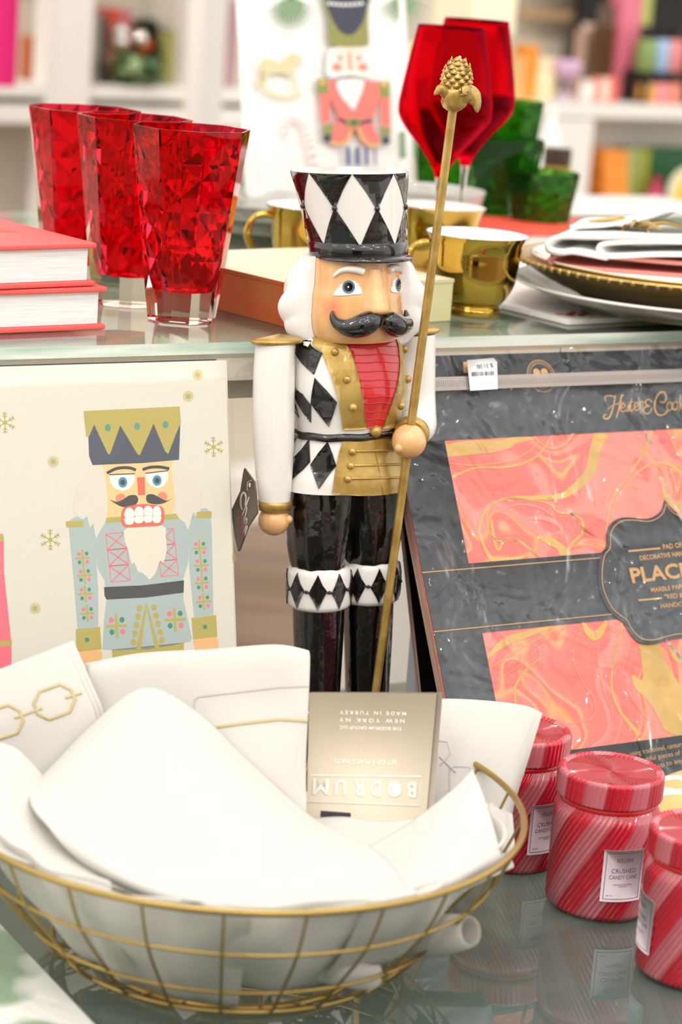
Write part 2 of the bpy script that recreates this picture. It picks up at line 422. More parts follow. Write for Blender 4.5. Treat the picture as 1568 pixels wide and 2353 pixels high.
# left shelving
rl = empty('shelving_unit', mtx=UL.m); tag(rl, 'white open shelving with bottles and books, behind the red tumblers at left', 'shelf')
zt = UL.st(320, 200)[1]; z2_ = UL.st(320, 258)[1]
MB().box((-2.2, .205, -.72), (.62, .22, 1.3)).build('back_panel', 'shelf_back', rl)
for nm, z0, z1 in (('shelf_board', zt-.03, zt), ('shelf_board', z2_-.03, z2_+.012), ('shelf_board', z2_-.40, z2_-.37), ('shelf_board', zt+.50, zt+.53), ('shelf_board', -.72, -.60)):
    MB().box((-2.2, 0, z0), (.62, .20, z1)).build(nm, 'shelf_white', rl)
for x0, x1 in ((112, 205), (440, 462)):
    a0 = UL.st(x0, 150)[0]; a1 = UL.st(x1, 150)[0]
    MB().box((a0, -.01, -.72), (a1, .075, 1.3)).build('upright', 'shelf_white', rl)
# narrow white frame standing a little in front of the shelving
fr = empty('display_pillar', mtx=UL.m); tag(fr, 'white upright post in front of the left shelving, behind the red tumblers', 'post')
for x0, x1, nm in ((462, 516, 'post'),):
    a0 = UL.st(x0, 150, .5)[0]; a1 = UL.st(x1, 150, .5)[0]
    MB().box((a0, -.5, -.72), (a1, -.44, 1.3)).build(nm, 'white_paint', fr)
# right shelving
rr = empty('shelving_unit', mtx=UR.m); tag(rr, 'white shelving with books and bottles behind the folded napkin at right', 'shelf')
zr = UR.st(1400, 238)[1]
rx0 = UR.st(1180, 400)[0]
MB().box((rx0, .40, -.72), (2.2, .42, 1.3)).build('back_panel', 'shelf_back', rr)
for z0, z1 in ((zr-.035, zr), (UR.st(1460, 535)[1]-.03, UR.st(1460, 535)[1]), (zr+.42, zr+.45), (-.72, -.62)):
    MB().box((rx0, 0, z0), (2.2, .40, z1)).build('shelf_board', 'shelf_white', rr)
a0 = UR.st(1232, 400)[0]; a1 = UR.st(1352, 400)[0]
MB().box((a0, -.005, UR.st(1300, 540)[1]-.6), (a1, .395, zr-.04)).build('cupboard', 'shelf_white', rr)
MB().box((a1+.003, .18, zr-.16), (2.1, .39, zr-.04)).build('drawer', 'shelf_white', rr)

def bg_item(U, name, label, cat, x0, y0, x1, y1, rgb, zbase=None, shape='box', fwd=-.03, depth=.16, group=None, rough=.5, extra=None):
    (a0, z1), (a1, z0) = U.st(x0, y0, fwd), U.st(x1, y1, fwd)
    if zbase is not None: z0 = zbase + .0006
    w = a1-a0; h = z1-z0; cx = (a0+a1)/2
    root = empty(name, mtx=U.m @ Matrix.Translation((cx, -fwd + (depth/2 if shape == 'box' else w/2), z0)))
    m = colm(rgb, rough)
    if shape == 'box':
        bd = MB().box((-w/2, -depth/2, 0), (w/2, depth/2, h)).build('body', m, root, bevel=.002)
    elif shape == 'book':
        MB().box((-w/2, -depth/2, 0), (-w/2+.003, depth/2, h)).box((w/2-.003, -depth/2, 0), (w/2, depth/2, h)).box((-w/2, -depth/2, 0), (w/2, -depth/2+.003, h)).build('cover', m, root)
        MB().box((-w/2+.0032, -depth/2+.0032, .004), (w/2-.0032, depth/2-.003, h-.004)).build('pages', 'paper_white', root)
    elif shape == 'bottle':
        r = w/2; MB().lathe([(r*.9, 0), (r, .01), (r, h*.55), (r*.8, h*.66), (r*.36, h*.76), (r*.32, h*.93)], 24, capb=True, capt=True).build('body', m, root)
        MB().lathe([(r*.4, h*.93), (r*.4, h)], 16, capb=True, capt=True).build('cap', colm(extra or (60, 50, 46)), root)
    elif shape == 'jar':
        r = w/2; MB().lathe([(r*.9, 0), (r, .01), (r, h*.62), (r*.86, h*.7)], 24, capb=True, capt=True).build('body', m, root)
        MB().lathe([(r*.92, h*.702), (r*.92, h)], 24, capb=True, capt=True).build('lid', colm(extra or (60, 50, 46)), root)
    elif shape == 'goblet':
        r = w/2; MB().lathe([(r*.6, 0), (r*.1, .008), (r*.08, h*.5), (r*.7, h*.62), (r, h*.8), (r*.9, h)], 24, capb=True).build('glass', m, root)
    elif shape == 'bush':
        random.seed(int(x0)); bb = MB()
        for i in range(170):
            p = Vector((random.gauss(0, w*.24), random.gauss(0, .03), h*random.uniform(.15, 1)))
            d = Vector((random.uniform(-1, 1), random.uniform(-1, 1), random.uniform(-.4, 1))).normalized()*.044; s_ = d.cross(Vector((0, 0, 1))).normalized()*.018
            bb.add([p-d*.5, p+s_, p+d*.5, p-s_], [(0, 1, 2, 3)], i % 2, False)
        bb.build('foliage', [m, colm(extra or rgb)], root, fix=False)
        MB().tube([(0, 0, 0), (0, 0, h*.6)], .01).build('stem', colm((70, 90, 60)), root)
    tag(root, label, cat, group); return root
# ---- left shelf contents
for a in [
 ('book', 'dusty grey book at the left end of the left shelf', 'book', 208, 30, 226, 190, (176, 164, 154), 'book'),
 ('book', 'thin charcoal book on the left shelf', 'book', 227, 35, 236, 190, (84, 82, 80), 'book'),
 ('gift_box', 'coral box low on the left shelf beside the thin charcoal book', 'box', 238, 100, 262, 190, (236, 138, 112), 'box'),
 ('flower_bunch', 'orange and dark red flowers on the left shelf', 'flowers', 256, 100, 340, 190, (228, 96, 38), 'bush', (130, 30, 24)),
 ('leafy_plant', 'low green leafy plant in front of the orange flowers on the left shelf', 'plant', 285, 138, 372, 190, (88, 122, 84), 'bush', (140, 162, 110)),
 ('book', 'yellow-green book on the left shelf', 'book', 382, 72, 398, 190, (196, 196, 120), 'book'),
 ('book', 'amber book on the left shelf', 'book', 399, 95, 413, 190, (226, 170, 84), 'book'),
 ('book', 'olive book at the right end of the left shelf', 'book', 415, 72, 436, 190, (150, 150, 92), 'book')]:
    bg_item(UL, *a[:8], zbase=zt, shape=a[8], extra=a[9] if len(a) > 9 else None, fwd=(.0 if a[0] == 'leafy_plant' else -.10), depth=.05)
bg_item(UL, 'gift_box', 'orange-red box standing high behind the flowers on the left shelf', 'box', 242, 20, 268, 190, (226, 74, 34), zt, 'box', fwd=-.15, depth=.04)
bg_item(UL, 'gift_box', 'dusty pink box high behind the flowers on the left shelf', 'box', 270, 22, 296, 190, (214, 120, 124), zt, 'box', fwd=-.15, depth=.04)
bg_item(UL, 'leafy_plant', 'dark green sprig behind the shiny balls on the left shelf', 'plant', 322, 52, 376, 190, (58, 84, 62), zt, 'bush', fwd=-.15)
M['silver_ball'] = mat('silver_ball', (235, 232, 225), .08, metal=1)  # shiny balls added only to give bright glints on the shelf
for k, (x, y, lb) in enumerate(((285, 76, 'upper left'), (330, 90, 'right-hand'), (285, 98, 'lower left'))):
    a_, z_ = UL.st(x, y, -.06)
    o = MB().sphere((a_, .08, z_), .021).build('glint_ball', 'silver_ball'); o.matrix_world = UL.m
    tag(o, 'silver ball added for a glint, %s one above the orange flowers on the left shelf' % lb, 'glint ball', 'added glint balls on the left shelf')
bg_item(UL, 'gift_box', 'orange-brown box at far left of the left shelving', 'box', 72, 84, 92, 190, (186, 98, 52), zt, 'box', fwd=-.1, depth=.05)
bg_item(UL, 'bottle', 'dark bottle beside the orange-brown box at far left', 'bottle', 93, 80, 111, 190, (92, 84, 78), zt, 'bottle', fwd=-.06)
bg_item(UL, 'bottle', 'short black bottle on the lower left shelf, the one nearer the tumbler rims\' middle', 'bottle', 352, 278, 370, 300, (30, 42, 40), z2_-.37, 'bottle', fwd=-.1)
bg_item(UL, 'bottle', 'dark green bottle on the lower left shelf behind the right tumbler rim', 'bottle', 520, 280, 537, 306, (22, 50, 48), z2_-.37, 'bottle', fwd=-.1)
bg_item(UL, 'jar', 'brown jar on the lower left shelf', 'jar', 222, 276, 262, 300, (120, 110, 100), z2_-.37, 'jar', fwd=-.1)
bg_item(UL, 'folded_cloth', 'dusty pink cloth column right of the white post', 'cloth', 519, 0, 542, 190, (178, 142, 146), zt, 'box', fwd=-.1, depth=.05)
# hot pink cloth at the left margin, hanging nearer the camera
M['hot_pink'] = mat('hot_pink', (244, 40, 128), .8, bump=(200, .3, .004))
hp = at(-60, 0, 4.6); bq = at(30, 200, 4.6); rows = []
for i in range(30):
    t = i/29; rows.append([(lerp(hp.x-.2, bq.x, t), 4.6 + .012*math.sin(t*40), z) for z in (bq.z, lerp(bq.z, 1.0, .5), 1.0)])
for i in range(30):
    t = 1-i/29; rows.append([(lerp(hp.x-.2, bq.x, t), 4.625 + .012*math.sin(t*40), z) for z in (bq.z, lerp(bq.z, 1.0, .5), 1.0)])
rows.append(rows[0])
hpo = MB().grid(rows).build('hanging_cloth', 'hot_pink'); tag(hpo, 'hot pink cloth hanging from a rail at the top left corner', 'cloth')
rk = empty('garment_rack', (bq.x-.25, 4.612, -.72)); tag(rk, 'white garment rack carrying the hot pink cloth', 'rack')
MB().tube([(-.5, 0, 1.725), (.35, 0, 1.725)], .008).build('rail', 'white_paint', rk)
for sx in (-.5, .32): MB().tube([(sx, 0, 0), (sx, 0, 1.725)], .010).build('post', 'white_paint', rk)
# ---- right shelf contents
for a in [
 ('gift_box', 'tan box at the left of the right-hand upper shelf', 'box', 1180, 130, 1208, 235, (222, 178, 116), 'box', None, -.05),
 ('gift_box', 'slim orange box on the right-hand upper shelf', 'box', 1210, 104, 1230, 235, (232, 146, 40), 'box', None, -.05),
 ('jar', 'cream jar beside the slim orange box on the upper shelf', 'jar', 1236, 132, 1290, 235, (238, 222, 178), 'jar', (240, 226, 190), -.04),
 ('goblet', 'pale violet stemmed glass on the right-hand upper shelf', 'glass', 1302, 140, 1344, 235, (226, 190, 226), 'goblet', None, -.0),
 ('candle', 'white candle before the coral-striped one on the upper shelf', 'candle', 1348, 185, 1372, 235, (246, 240, 232), 'jar', (244, 238, 230), -.0),
 ('candle', 'coral candle on the right-hand upper shelf', 'candle', 1372, 178, 1388, 235, (244, 150, 128), 'jar', (244, 150, 128), -.0),
 ('candle', 'white candle between two coral ones on the upper shelf', 'candle', 1388, 180, 1404, 235, (244, 236, 226), 'jar', (244, 236, 226), -.0),
 ('candle', 'coral red candle nearest the brown books on the upper shelf', 'candle', 1404, 178, 1420, 235, (246, 116, 84), 'jar', (246, 116, 84), -.0),
 ('book', 'slim pink-grey book behind the candles on the upper shelf', 'book', 1352, 68, 1368, 235, (186, 154, 140), 'book', None, -.2),
 ('book', 'pale pink book behind the candles on the upper shelf', 'book', 1370, 55, 1390, 235, (226, 204, 190), 'book', None, -.2),
 ('book', 'dark brown book on the right-hand upper shelf', 'book', 1392, 62, 1412, 235, (92, 62, 34), 'book', None, -.12),
 ('book', 'tall grey-brown striped book on the right-hand upper shelf', 'book', 1413, 12, 1440, 235, (118, 100, 86), 'book', None, -.12),
 ('book', 'tall pink book on the right-hand upper shelf', 'book', 1441, -30, 1463, 235, (238, 128, 150), 'book', None, -.1),
 ('book', 'tall lime green book on the right-hand upper shelf', 'book', 1464, -30, 1487, 235, (190, 198, 112), 'book', None, -.1)]:
    bg_item(UR, *a[:8], zbase=zr, shape=a[8], extra=a[9], fwd=a[10], depth=.045)
bg_item(UR, 'gift_box', 'long flat tan tray box high in the right-hand shelving', 'box', 1228, 22, 1434, 52, (206, 172, 128), None, 'box', fwd=-.32, depth=.06)
bg_item(UR, 'lamp_shade', 'cream lampshade behind the top of the wine glasses', 'lamp', 1095, -60, 1182, 82, (246, 236, 206), None, 'box', fwd=.3, depth=.14)
# black boxes with coloured bottles shown in two rows
M['case_black'] = mat('case_black', (34, 28, 26), .5)
def black_box(k, x0, y0, x1, y1, rgb, words, zb):
    (a0, z1), (a1, z0) = UR.st(x0, y0, -.02), UR.st(x1, y1, -.02)
    root = empty('perfume_bottle', mtx=UR.m @ Matrix.Translation(((a0+a1)/2, .02+(a1-a0)/2, zb+.0006))); w = a1-a0; h = z1-zb-.0006
    MB().lathe([(w*.44, 0), (w*.5, .006), (w*.5, h*.62), (w*.42, h*.70)], 20, capb=True, capt=True).build('bottle_body', colm(rgb, .25), root)
    MB().lathe([(w*.36, h*.702), (w*.36, h)], 16, capb=True, capt=True).build('cap', 'case_black', root)
    tag(root, words, 'bottle', 'coloured bottles on the right-hand upper shelf')
zmid = UR.st(1530, 168)[1]
cs = empty('black_riser', mtx=UR.m); tag(cs, 'black two-tier stand holding coloured bottles at right margin', 'stand')
ca0 = UR.st(1489, 168, -.02)[0]
MB().box((ca0, .02, zmid-.014), (ca0+.45, .30, zmid)).build('tier', 'case_black', cs)
MB().box((ca0, .302, zr+.0006), (ca0+.45, .32, zr+.36)).build('back_panel', 'case_black', cs)
MB().box((ca0-.001, .02, zr+.0006), (ca0+.008, .30, zmid-.0145)).build('side_panel', 'case_black', cs)
for x, rgb, wd_ in ((1503, (132, 158, 92), 'green'), (1534, (160, 190, 224), 'pale blue'), (1565, (232, 140, 138), 'pink')):
    black_box(0, x-13, 60, x+13, 160, rgb, wd_ + ' bottle on the upper tier of the black stand', zmid)
for x, rgb, wd_ in ((1500, (230, 172, 78), 'amber'), (1530, (244, 150, 160), 'rose pink'), (1560, (244, 146, 124), 'salmon')):
    black_box(0, x-13, 172, x+13, 235, rgb, wd_ + ' bottle on the lower tier of the black stand', zr)
# lower right shelf
zl = UR.st(1460, 535)[1]
for k in range(4):
    y1 = 520-k*47.5
    (a_, z1) = UR.st(1392, y1-46.5, -.02); (b_, z0) = UR.st(1440, y1, -.02)
    if k == 0: z00 = zl
    hh = z1-z0; o = empty('orange_box', mtx=UR.m @ Matrix.Translation(((a_+b_)/2, .14, zl+.0006+k*(hh+.001))))
    MB().box((-(b_-a_)/2, -.12, 0), ((b_-a_)/2, .12, hh*.72)).build('base', colm((248, 150, 52)), o)
    MB().box((-(b_-a_)/2-.001, -.121, hh*.72+.0003), ((b_-a_)/2+.001, .121, hh)).build('lid', colm((250, 158, 64)), o)
    tag(o, 'bright orange box, ' + ('bottom', 'second', 'third', 'top')[k] + (' one' if k in (0, 3) else ' from bottom') + ' of the stack on the right shelf', 'box', 'stacked orange boxes')
for a in [
 ('book', 'pale green book beside the orange boxes', 'book', 1442, 340, 1456, 535, (168, 180, 110), 'book'),
 ('book', 'mid green book on the lower right shelf', 'book', 1457, 340, 1478, 535, (94, 140, 76), 'book'),
 ('book', 'yellow-green book on the lower right shelf', 'book', 1479, 340, 1496, 535, (170, 176, 60), 'book'),
 ('gift_box', 'large dark green box behind the pink bottle', 'box', 1498, 340, 1640, 535, (36, 92, 50), 'box'),
 ('bottle', 'black bottle left of the orange boxes on the lower right shelf', 'bottle', 1369, 352, 1391, 535, (36, 34, 34), 'bottle')]:
    bg_item(UR, *a[:8], zbase=zl, shape=a[8], fwd=-.08, depth=.05)
bg_item(UR, 'bottle', 'raspberry pink bottle on the lower right shelf', 'bottle', 1508, 412, 1542, 535, (206, 66, 112), zl, 'bottle', fwd=.0, extra=(190, 50, 80))
bg_item(UR, 'jar', 'low tan jar before the black bottle on the lower right shelf', 'jar', 1360, 470, 1386, 535, (196, 158, 116), zl, 'jar', fwd=.0, extra=(120, 78, 40))
pc, pz = UR.st(1600, 455, .02)
pr = (UR.st(1600, 455)[0]-UR.st(1545, 455)[0])
pz = zl+pr+.003
pt = empty('display_plate', mtx=UR.m @ Matrix.Translation((pc, -.015, pz)) @ Matrix.Rotation(math.radians(80), 4, 'X')); tag(pt, 'yellow plate with a pale rim standing on edge at the right margin', 'plate')
MB().lathe([(0.001, .006), (pr*.7, .006), (pr*.86, .0), (pr*.86, -.004), (0.001, .002)], 48).build('plate_well', colm((230, 186, 62)), pt)
MB().lathe([(pr*.862, .0), (pr, -.012), (pr, -.016), (pr*.862, -.004)], 48).build('rim', colm((226, 222, 196)), pt)
jb = empty('food_jar', mtx=tframe(at(1278, 560, 3.4))); 
jz = at(1278, 340, 3.4).z; jb.matrix_world = tframe(Vector((at(1278, 400, 3.4).x, 3.4, jz-.11)))
r_ = 38*3.4/F
MB().lathe([(r_*.9, 0), (r_, .008), (r_, .07), (r_*.84, .085)], 32, capb=True, capt=True).build('jar_body', colm((158, 128, 22), .2), jb)
MB().lathe([(r_*.8, .0855), (r_*.84, .088), (r_*.84, .11)], 32, capb=True, capt=True).build('lid', colm((72, 52, 40), .5), jb)
tag(jb, 'amber jar with a dark brown lid behind the short green tumbler', 'jar')
wb = empty('white_bottle', mtx=tframe(Vector((at(1267, 300, 3.75).x, 3.75, jz-.11))))
MB().lathe([(.020, 0), (.022, .01), (.022, .09), (.010, .12), (.009, at(1267, 262, 3.75).z-jz+.11)], 24, capb=True, capt=True).build('bottle_body', 'porcelain', wb)
MB().lathe([(.0065, at(1267, 262, 3.75).z-jz+.1101), (.0065, at(1267, 262, 3.75).z-jz+.13)], 16, capb=True, capt=True).build('cap', 'porcelain', wb)
tag(wb, 'slim white bottle behind the amber jar', 'bottle')
# a plain pedestal carrying the jar and the bottle
pd = empty('white_plinth', mtx=tframe(Vector((at(1278, 400, 3.45).x+.1, 3.62, -.72)))); tag(pd, 'white plinth behind the green tumblers carrying the amber jar', 'plinth')
MB().box((-.28, -.28, .05), (.28, .24, .72+jz-.111)).build('plinth_body', 'shelf_white', pd); MB().box((-.26, -.26, 0), (.26, .22, .0499)).build('plinth_foot', 'shelf_back', pd)

# ================================================================== LEANING PLACEMAT PADS
def lean_frame(s, out, lam, zt):
    """frame of a board leaning on the table edge: x along edge, z up the board, -y out of its face; origin on the table"""
    top = Vector((EDGE.x, EDGE.y, 0)) + A*s + N*out
    u = Vector((-math.sin(YAW)*math.sin(lam), math.cos(YAW)*math.sin(lam), math.cos(lam)))
    base = top - Vector((u.x, u.y, 0))*(zt/u.z)
    y = u.cross(A)                     # points back and down
    m = Matrix((A, y, u)).transposed().to_4x4(); m.translation = base
    return m
class Board(Deco):
    def __init__(s, m, k_=1.0):
        s.k_ = k_; s.m = m; s.inv = m.inverted(); P = m.translation; n = m.to_3x3() @ Vector((0, 1, 0))
        def un(x, y): p = s.inv @ on_plane(x, y, P, n); return (p.x, p.z)
        Deco.__init__(s, lambda a, b, off: (a, -off*s.k_, b), un)
def Z2(pts): return [(x/2.613, 780+y/2.613) for x, y in pts]
def Z3(pts): return [(920+x/2.42, 780+y/2.42) for x, y in pts]

# ---------------------------------------- left pad (painted nutcracker)
M['print_paper'] = mat('print_paper', (226, 222, 211), .55)
M['print_edge'] = vary(mat('print_edge', (232, 222, 196), .6), (214, 200, 168), (240, 236, 224), 90, stretch=(1, 30, .2))
LP_cols = dict(gold=(190, 176, 104), navy=(92, 98, 112), teal=(104, 160, 148), grey=(178, 194, 194), face=(240, 208, 154), hair=(226, 220, 208),
               red=(232, 116, 104), white=(246, 245, 240), pink=(240, 128, 146), blue=(92, 152, 192), dark=(84, 84, 88), peach=(244, 190, 134),
               coral=(244, 150, 120), green=(80, 152, 122), hotpink=(246, 120, 140), beard=(232, 228, 214))
LPK = list(LP_cols); LPM = []
for k in LPK: M['art_'+k] = mat('art_'+k, LP_cols[k], .6); LPM.append('art_'+k)
I = {k: i for i, k in enumerate(LPK)}
LAML = math.radians(11.7)
ml = lean_frame(0, .022, LAML, ZS-.006)
bl = Board(ml, .16)
xr, zt_ = bl.un(*Z2([(1358, 247)])[0]); xl = bl.un(-150, 900)[0]
xr2 = bl.un(*Z2([(1475, 1750)])[0])[0]
lp = empty('placemat_pad', mtx=ml @ Matrix.Translation((0, 0, 0)))
tag(lp, 'cream pad of paper placemats printed with a painted nutcracker, leaning at left', 'placemats')
hb = bl.un(*Z2([(1405, 130)])[0])[1]
MB().box((xl-.1, .0015, .001), (xr, .009, zt_)).build('paper_stack', 'print_edge', lp)
MB().box((xl-.1, 0, .0005), (xr, .0013, zt_)).build('top_sheet', 'print_paper', lp)
d = bl
def gsnow(x, y, r, six):
    if six:
        for k in range(6):
            a = k*math.pi/3+.5; dx, dy = math.cos(a), math.sin(a)
            d.line([(x, y), (x+dx*r, y+dy*r)], r*.09, I['gold'])
            for q in (.5, .75):
                for sg in (-1, 1):
                    b_ = a+sg*.9; d.line([(x+dx*r*q, y+dy*r*q), (x+dx*r*q+math.cos(b_)*r*.28, y+dy*r*q+math.sin(b_)*r*.28)], r*.07, I['gold'])
        d.disc(x, y, r*.2, r*.2, I['gold'], .0005)
    else:
        for k in range(16):
            a = k*math.pi/8; d.line([(x+math.cos(a)*r*.25, y+math.sin(a)*r*.25), (x+math.cos(a)*r, y+math.sin(a)*r)], r*.12, I['gold'])
            d.disc(x+math.cos(a)*r*.93, y+math.sin(a)*r*.93, r*.09, r*.09, I['gold'], .0005, n=8)
        d.disc(x, y, r*.26, r*.26, I['gold'], .0005)
for (x, y), r, s6 in ((Z2([(30, 500)])[0], 25, 1), (Z2([(1283, 646)])[0], 24, 1), (Z2([(302, 1203)])[0], 25, 1),
                    (Z2([(1130, 342)])[0], 12.5, 0), (Z2([(320, 735)])[0], 13, 0), (Z2([(211, 1615)])[0], 13, 0)):
    gsnow(x, y, r, s6)
def P(pts, c, off=.0004): d.poly(Z2(pts), I[c], off)
def CM(pts, n=5, closed=True): return catmull(pts, n, closed)
def Ln(pts, w, c, off=.0006, closed=False): d.line(Z2(pts), w/2.613, I[c], off, closed=closed)
def Dc(x, y, rx, ry, c, off=.0007, rot=0): (X, Y), = Z2([(x, y)]); d.disc(X, Y, rx/2.613, ry/2.613, I[c], off, rot=rot)
# coat body and arms
P([(412, 1120), (420, 1085), (450, 1065), (500, 1062), (580, 1080), (578, 1300), (590, 1500), (590, 1725), (466, 1742), (440, 1420)], 'grey', .0004)
P([(1125, 1070), (1180, 1020), (1240, 1012), (1262, 1040), (1272, 1120), (1282, 1655), (1166, 1668), (1140, 1400), (1128, 1250)], 'grey', .0004)
P([(560, 1090), (1135, 1060), (1130, 1340), (1100, 1440), (1102, 1560), (1128, 1680), (1152, 1790), (1145, 1812), (1040, 1836), (880, 1862), (720, 1868), (616, 1862), (624, 1700), (640, 1560), (628, 1450), (590, 1380), (572, 1270)], 'grey', .00035)
P([(636, 1070), (1155, 1040), (1160, 1072), (638, 1102)], 'gold', .0006)
# sideburn hair
P(CM([(612, 755), (540, 790), (490, 850), (455, 930), (440, 1030), (500, 1080), (520, 1050), (540, 1130), (560, 1105), (575, 1190), (600, 1150), (640, 1070), (640, 900)], 3), 'hair', .0008)
P(CM([(1030, 745), (1110, 770), (1180, 850), (1215, 940), (1210, 1010), (1180, 1060), (1160, 1040), (1130, 1140), (1110, 1100), (1060, 1050), (1045, 900)], 3), 'hair', .0008)
P([(395, 1092), (498, 1088), (500, 1124), (398, 1128)], 'gold', .0009); P([(1180, 1036), (1270, 1030), (1272, 1070), (1182, 1074)], 'gold', .0009)
# face
P([(603, 752), (1040, 728), (1052, 900), (1042, 1040), (640, 1068), (610, 930)], 'face', .0007)
P([(528, 508), (1083, 500), (1075, 722), (860, 742), (556, 754), (535, 700)], 'navy', .0009)
P([(502, 430), (1078, 402), (1086, 500), (1060, 560), (1010, 688), (990, 670), (922, 506), (840, 695), (826, 690), (722, 516), (660, 690), (648, 688), (565, 512), (535, 582), (518, 582)], 'gold', .0011)
for x, y in ((647, 530), (823, 522), (993, 512)): Dc(x, y, 18, 22, 'teal', .0013)
Ln(CM([(642, 803), (700, 775), (770, 770), (816, 784)], 5, False), 18, 'dark', .0012); Ln(CM([(856, 782), (900, 768), (960, 766), (1016, 776)], 5, False), 18, 'dark', .0012)
for pts in ([(655, 818), (808, 808), (810, 850), (780, 895), (735, 910), (690, 895), (662, 860)], [(872, 806), (1010, 790), (1008, 840), (985, 880), (950, 893), (905, 878), (878, 845)]):
    P(pts, 'white', .001)
Ln([(655, 812), (810, 806)], 6, 'dark', .0012); Ln([(872, 804), (1010, 788)], 6, 'dark', .0012)
for x, y in ((737, 858), (943, 847)): Dc(x, y, 27, 32, 'blue', .0012); Dc(x, y, 15, 17, 'dark', .0014)
P([(822, 828), (868, 826), (872, 934), (830, 935)], 'red', .001)
Dc(724, 955, 32, 30, 'coral', .0009); Dc(975, 945, 30, 30, 'coral', .0009)
P(CM([(660, 962), (700, 975), (740, 960), (775, 937), (815, 936), (830, 960), (815, 990), (770, 1006), (720, 1000)], 4), 'dark', .0013)
P(CM([(1032, 955), (1000, 968), (960, 950), (920, 930), (885, 932), (877, 955), (890, 980), (940, 990), (990, 980)], 4), 'dark', .0013)
P(CM([(745, 1010), (800, 994), (870, 988), (960, 1000), (984, 1030), (984, 1090), (955, 1118), (860, 1124), (760, 1128), (730, 1100), (730, 1040)], 4), 'red', .0015)
for x, y, w in ((776, 1046, 28), (834, 1038, 27), (889, 1034, 27), (941, 1036, 25)):
    P(CM([(x-w, y+20), (x-w+4, y-22), (x, y-36), (x+w-4, y-22), (x+w, y+20)], 3), 'white', .0017)
    P(CM([(x-w, y+27), (x+w, y+24), (x+w-5, y+58), (x, y+66), (x-w+5, y+60)], 3), 'white', .0017)
# jacket lacing
for ox, oy, w_, h_, lean_ in ((635, 1166, 116, 97, 12), (935, 1142, 106, 94, 12)):
    for r_i in range(3):
        x0 = ox+lean_*r_i*.9; y0 = oy+h_*r_i
        q = [(x0, y0+2), (x0+w_, y0-8), (x0+w_+10, y0+h_-10), (x0+10, y0+h_)]
        Ln(q, 7, 'pink', .0006, closed=True); Ln([q[0], q[2]], 7, 'pink', .0007); Ln([q[1], q[3]], 7, 'pink', .0007)
P(CM([(765, 1130), (975, 1118), (995, 1180), (1000, 1270), (980, 1340), (960, 1330), (935, 1400), (900, 1440), (880, 1425), (850, 1400), (830, 1395), (805, 1340), (790, 1350), (770, 1270), (748, 1200)], 3), 'beard', .001)
P([(625, 1487), (860, 1476), (1105, 1446), (1103, 1520), (870, 1550), (640, 1562), (628, 1540)], 'dark', .0006)
def cross(x, y, s_, tilt=.05):
    Ln([(x-s_, y+tilt*s_), (x+s_, y-tilt*s_)], s_*.26, 'gold', .0007); Ln([(x-4, y-s_*1.15), (x+4, y+s_*1.15)], s_*.26, 'gold', .0008)
    for sx, sy, c in ((-.52, -.55, 'pink'), (.52, -.6, 'green'), (-.45, .6, 'green'), (.6, .55, 'pink')): Dc(x+sx*s_, y+sy*s_, s_*.24, s_*.27, c, .0007)
for x, y in ((497, 1312), (507, 1417), (513, 1528), (524, 1645), (1199, 1253), (1208, 1357), (1213, 1462), (1223, 1575)): cross(x, y, 44)
for x, y in ((700, 1720), (1050, 1682)): cross(x, y, 62)
P([(455, 1740), (600, 1726), (610, 1860), (470, 1876), (458, 1860)], 'gold', .0006); P([(1150, 1672), (1298, 1655), (1305, 1785), (1160, 1800)], 'gold', .0006)
Dc(523, 1803, 14, 14, 'green', .0008); Dc(1231, 1726, 13, 14, 'green', .0008)
P(CM([(472, 1880), (605, 1868), (600, 1950), (560, 2000), (510, 2030), (478, 1990)], 4), 'peach', .0005); P(CM([(1170, 1800), (1300, 1790), (1308, 1880), (1300, 1990), (1190, 2000), (1170, 1860)], 4), 'peach', .0005)
P([(672, 1862), (1105, 1820), (1105, 2060), (685, 2060)], 'gold', .00035)
Ln([(830, 1864), (880, 1590), (945, 1855)], 30, 'gold', .0008)
for k in range(5): Dc(838-k*9, 1613+k*51, 17, 21, 'gold', .0008); Dc(925+k*12, 1609+k*49, 17, 19, 'gold', .0008)
# red figure at the left margin
P([(-80, 1165), (12, 1168), (22, 1178), (24, 1400), (66, 1800), (70, 1900), (60, 2100), (-80, 2100)], 'hotpink', .0004)
P([(-80, 1178), (22, 1176), (24, 1212), (-80, 1216)], 'gold', .0006); P([(-80, 1815), (72, 1806), (70, 1838), (-80, 1850)], 'gold', .0006)
Ln([(-80, 1260), (8, 1330)], 8, 'coral', .0006); Ln([(-80, 1440), (8, 1430)], 8, 'coral', .0006); Ln([(-80, 1500), (12, 1380)], 8, 'coral', .0006)
d.build('printed_artwork', LPM, lp)
M['sleeve'] = pane_mat('sleeve', (250, 250, 248), refl_rough=.08, ior=1.3, boost=.7, bump=(9, .5, .01, 2))
def sleeve(parent, x0, x1, z0, z1, y, m, amp=.0012, n=60, seed=1):
    random.seed(seed); ph = [random.uniform(0, 6) for _ in range(6)]; rows = []
    for j in range(n+1):
        t = j/n; z = lerp(z0, z1, t); row = []
        for i in range(n+1):
            x = lerp(x0, x1, i/n); e = min(i/n, 1-i/n, t, 1-t)*8; e = min(e, 1)
            o = amp*e*(math.sin(23*x+ph[0]+6*z)*.6 + math.sin(41*z+ph[1]-17*x)*.4 + math.sin(90*x+ph[2]+60*z)*.25 + math.sin(130*z-70*x+ph[3])*.2)
            row.append((x, y - .0022 - o, z))
        rows.append(row)
    return MB().grid(rows).build('clear_sleeve', m, parent)
sleeve(lp, xl-.1, xr+.004, .0008, zt_+.003, -.0015, 'sleeve', .0008)
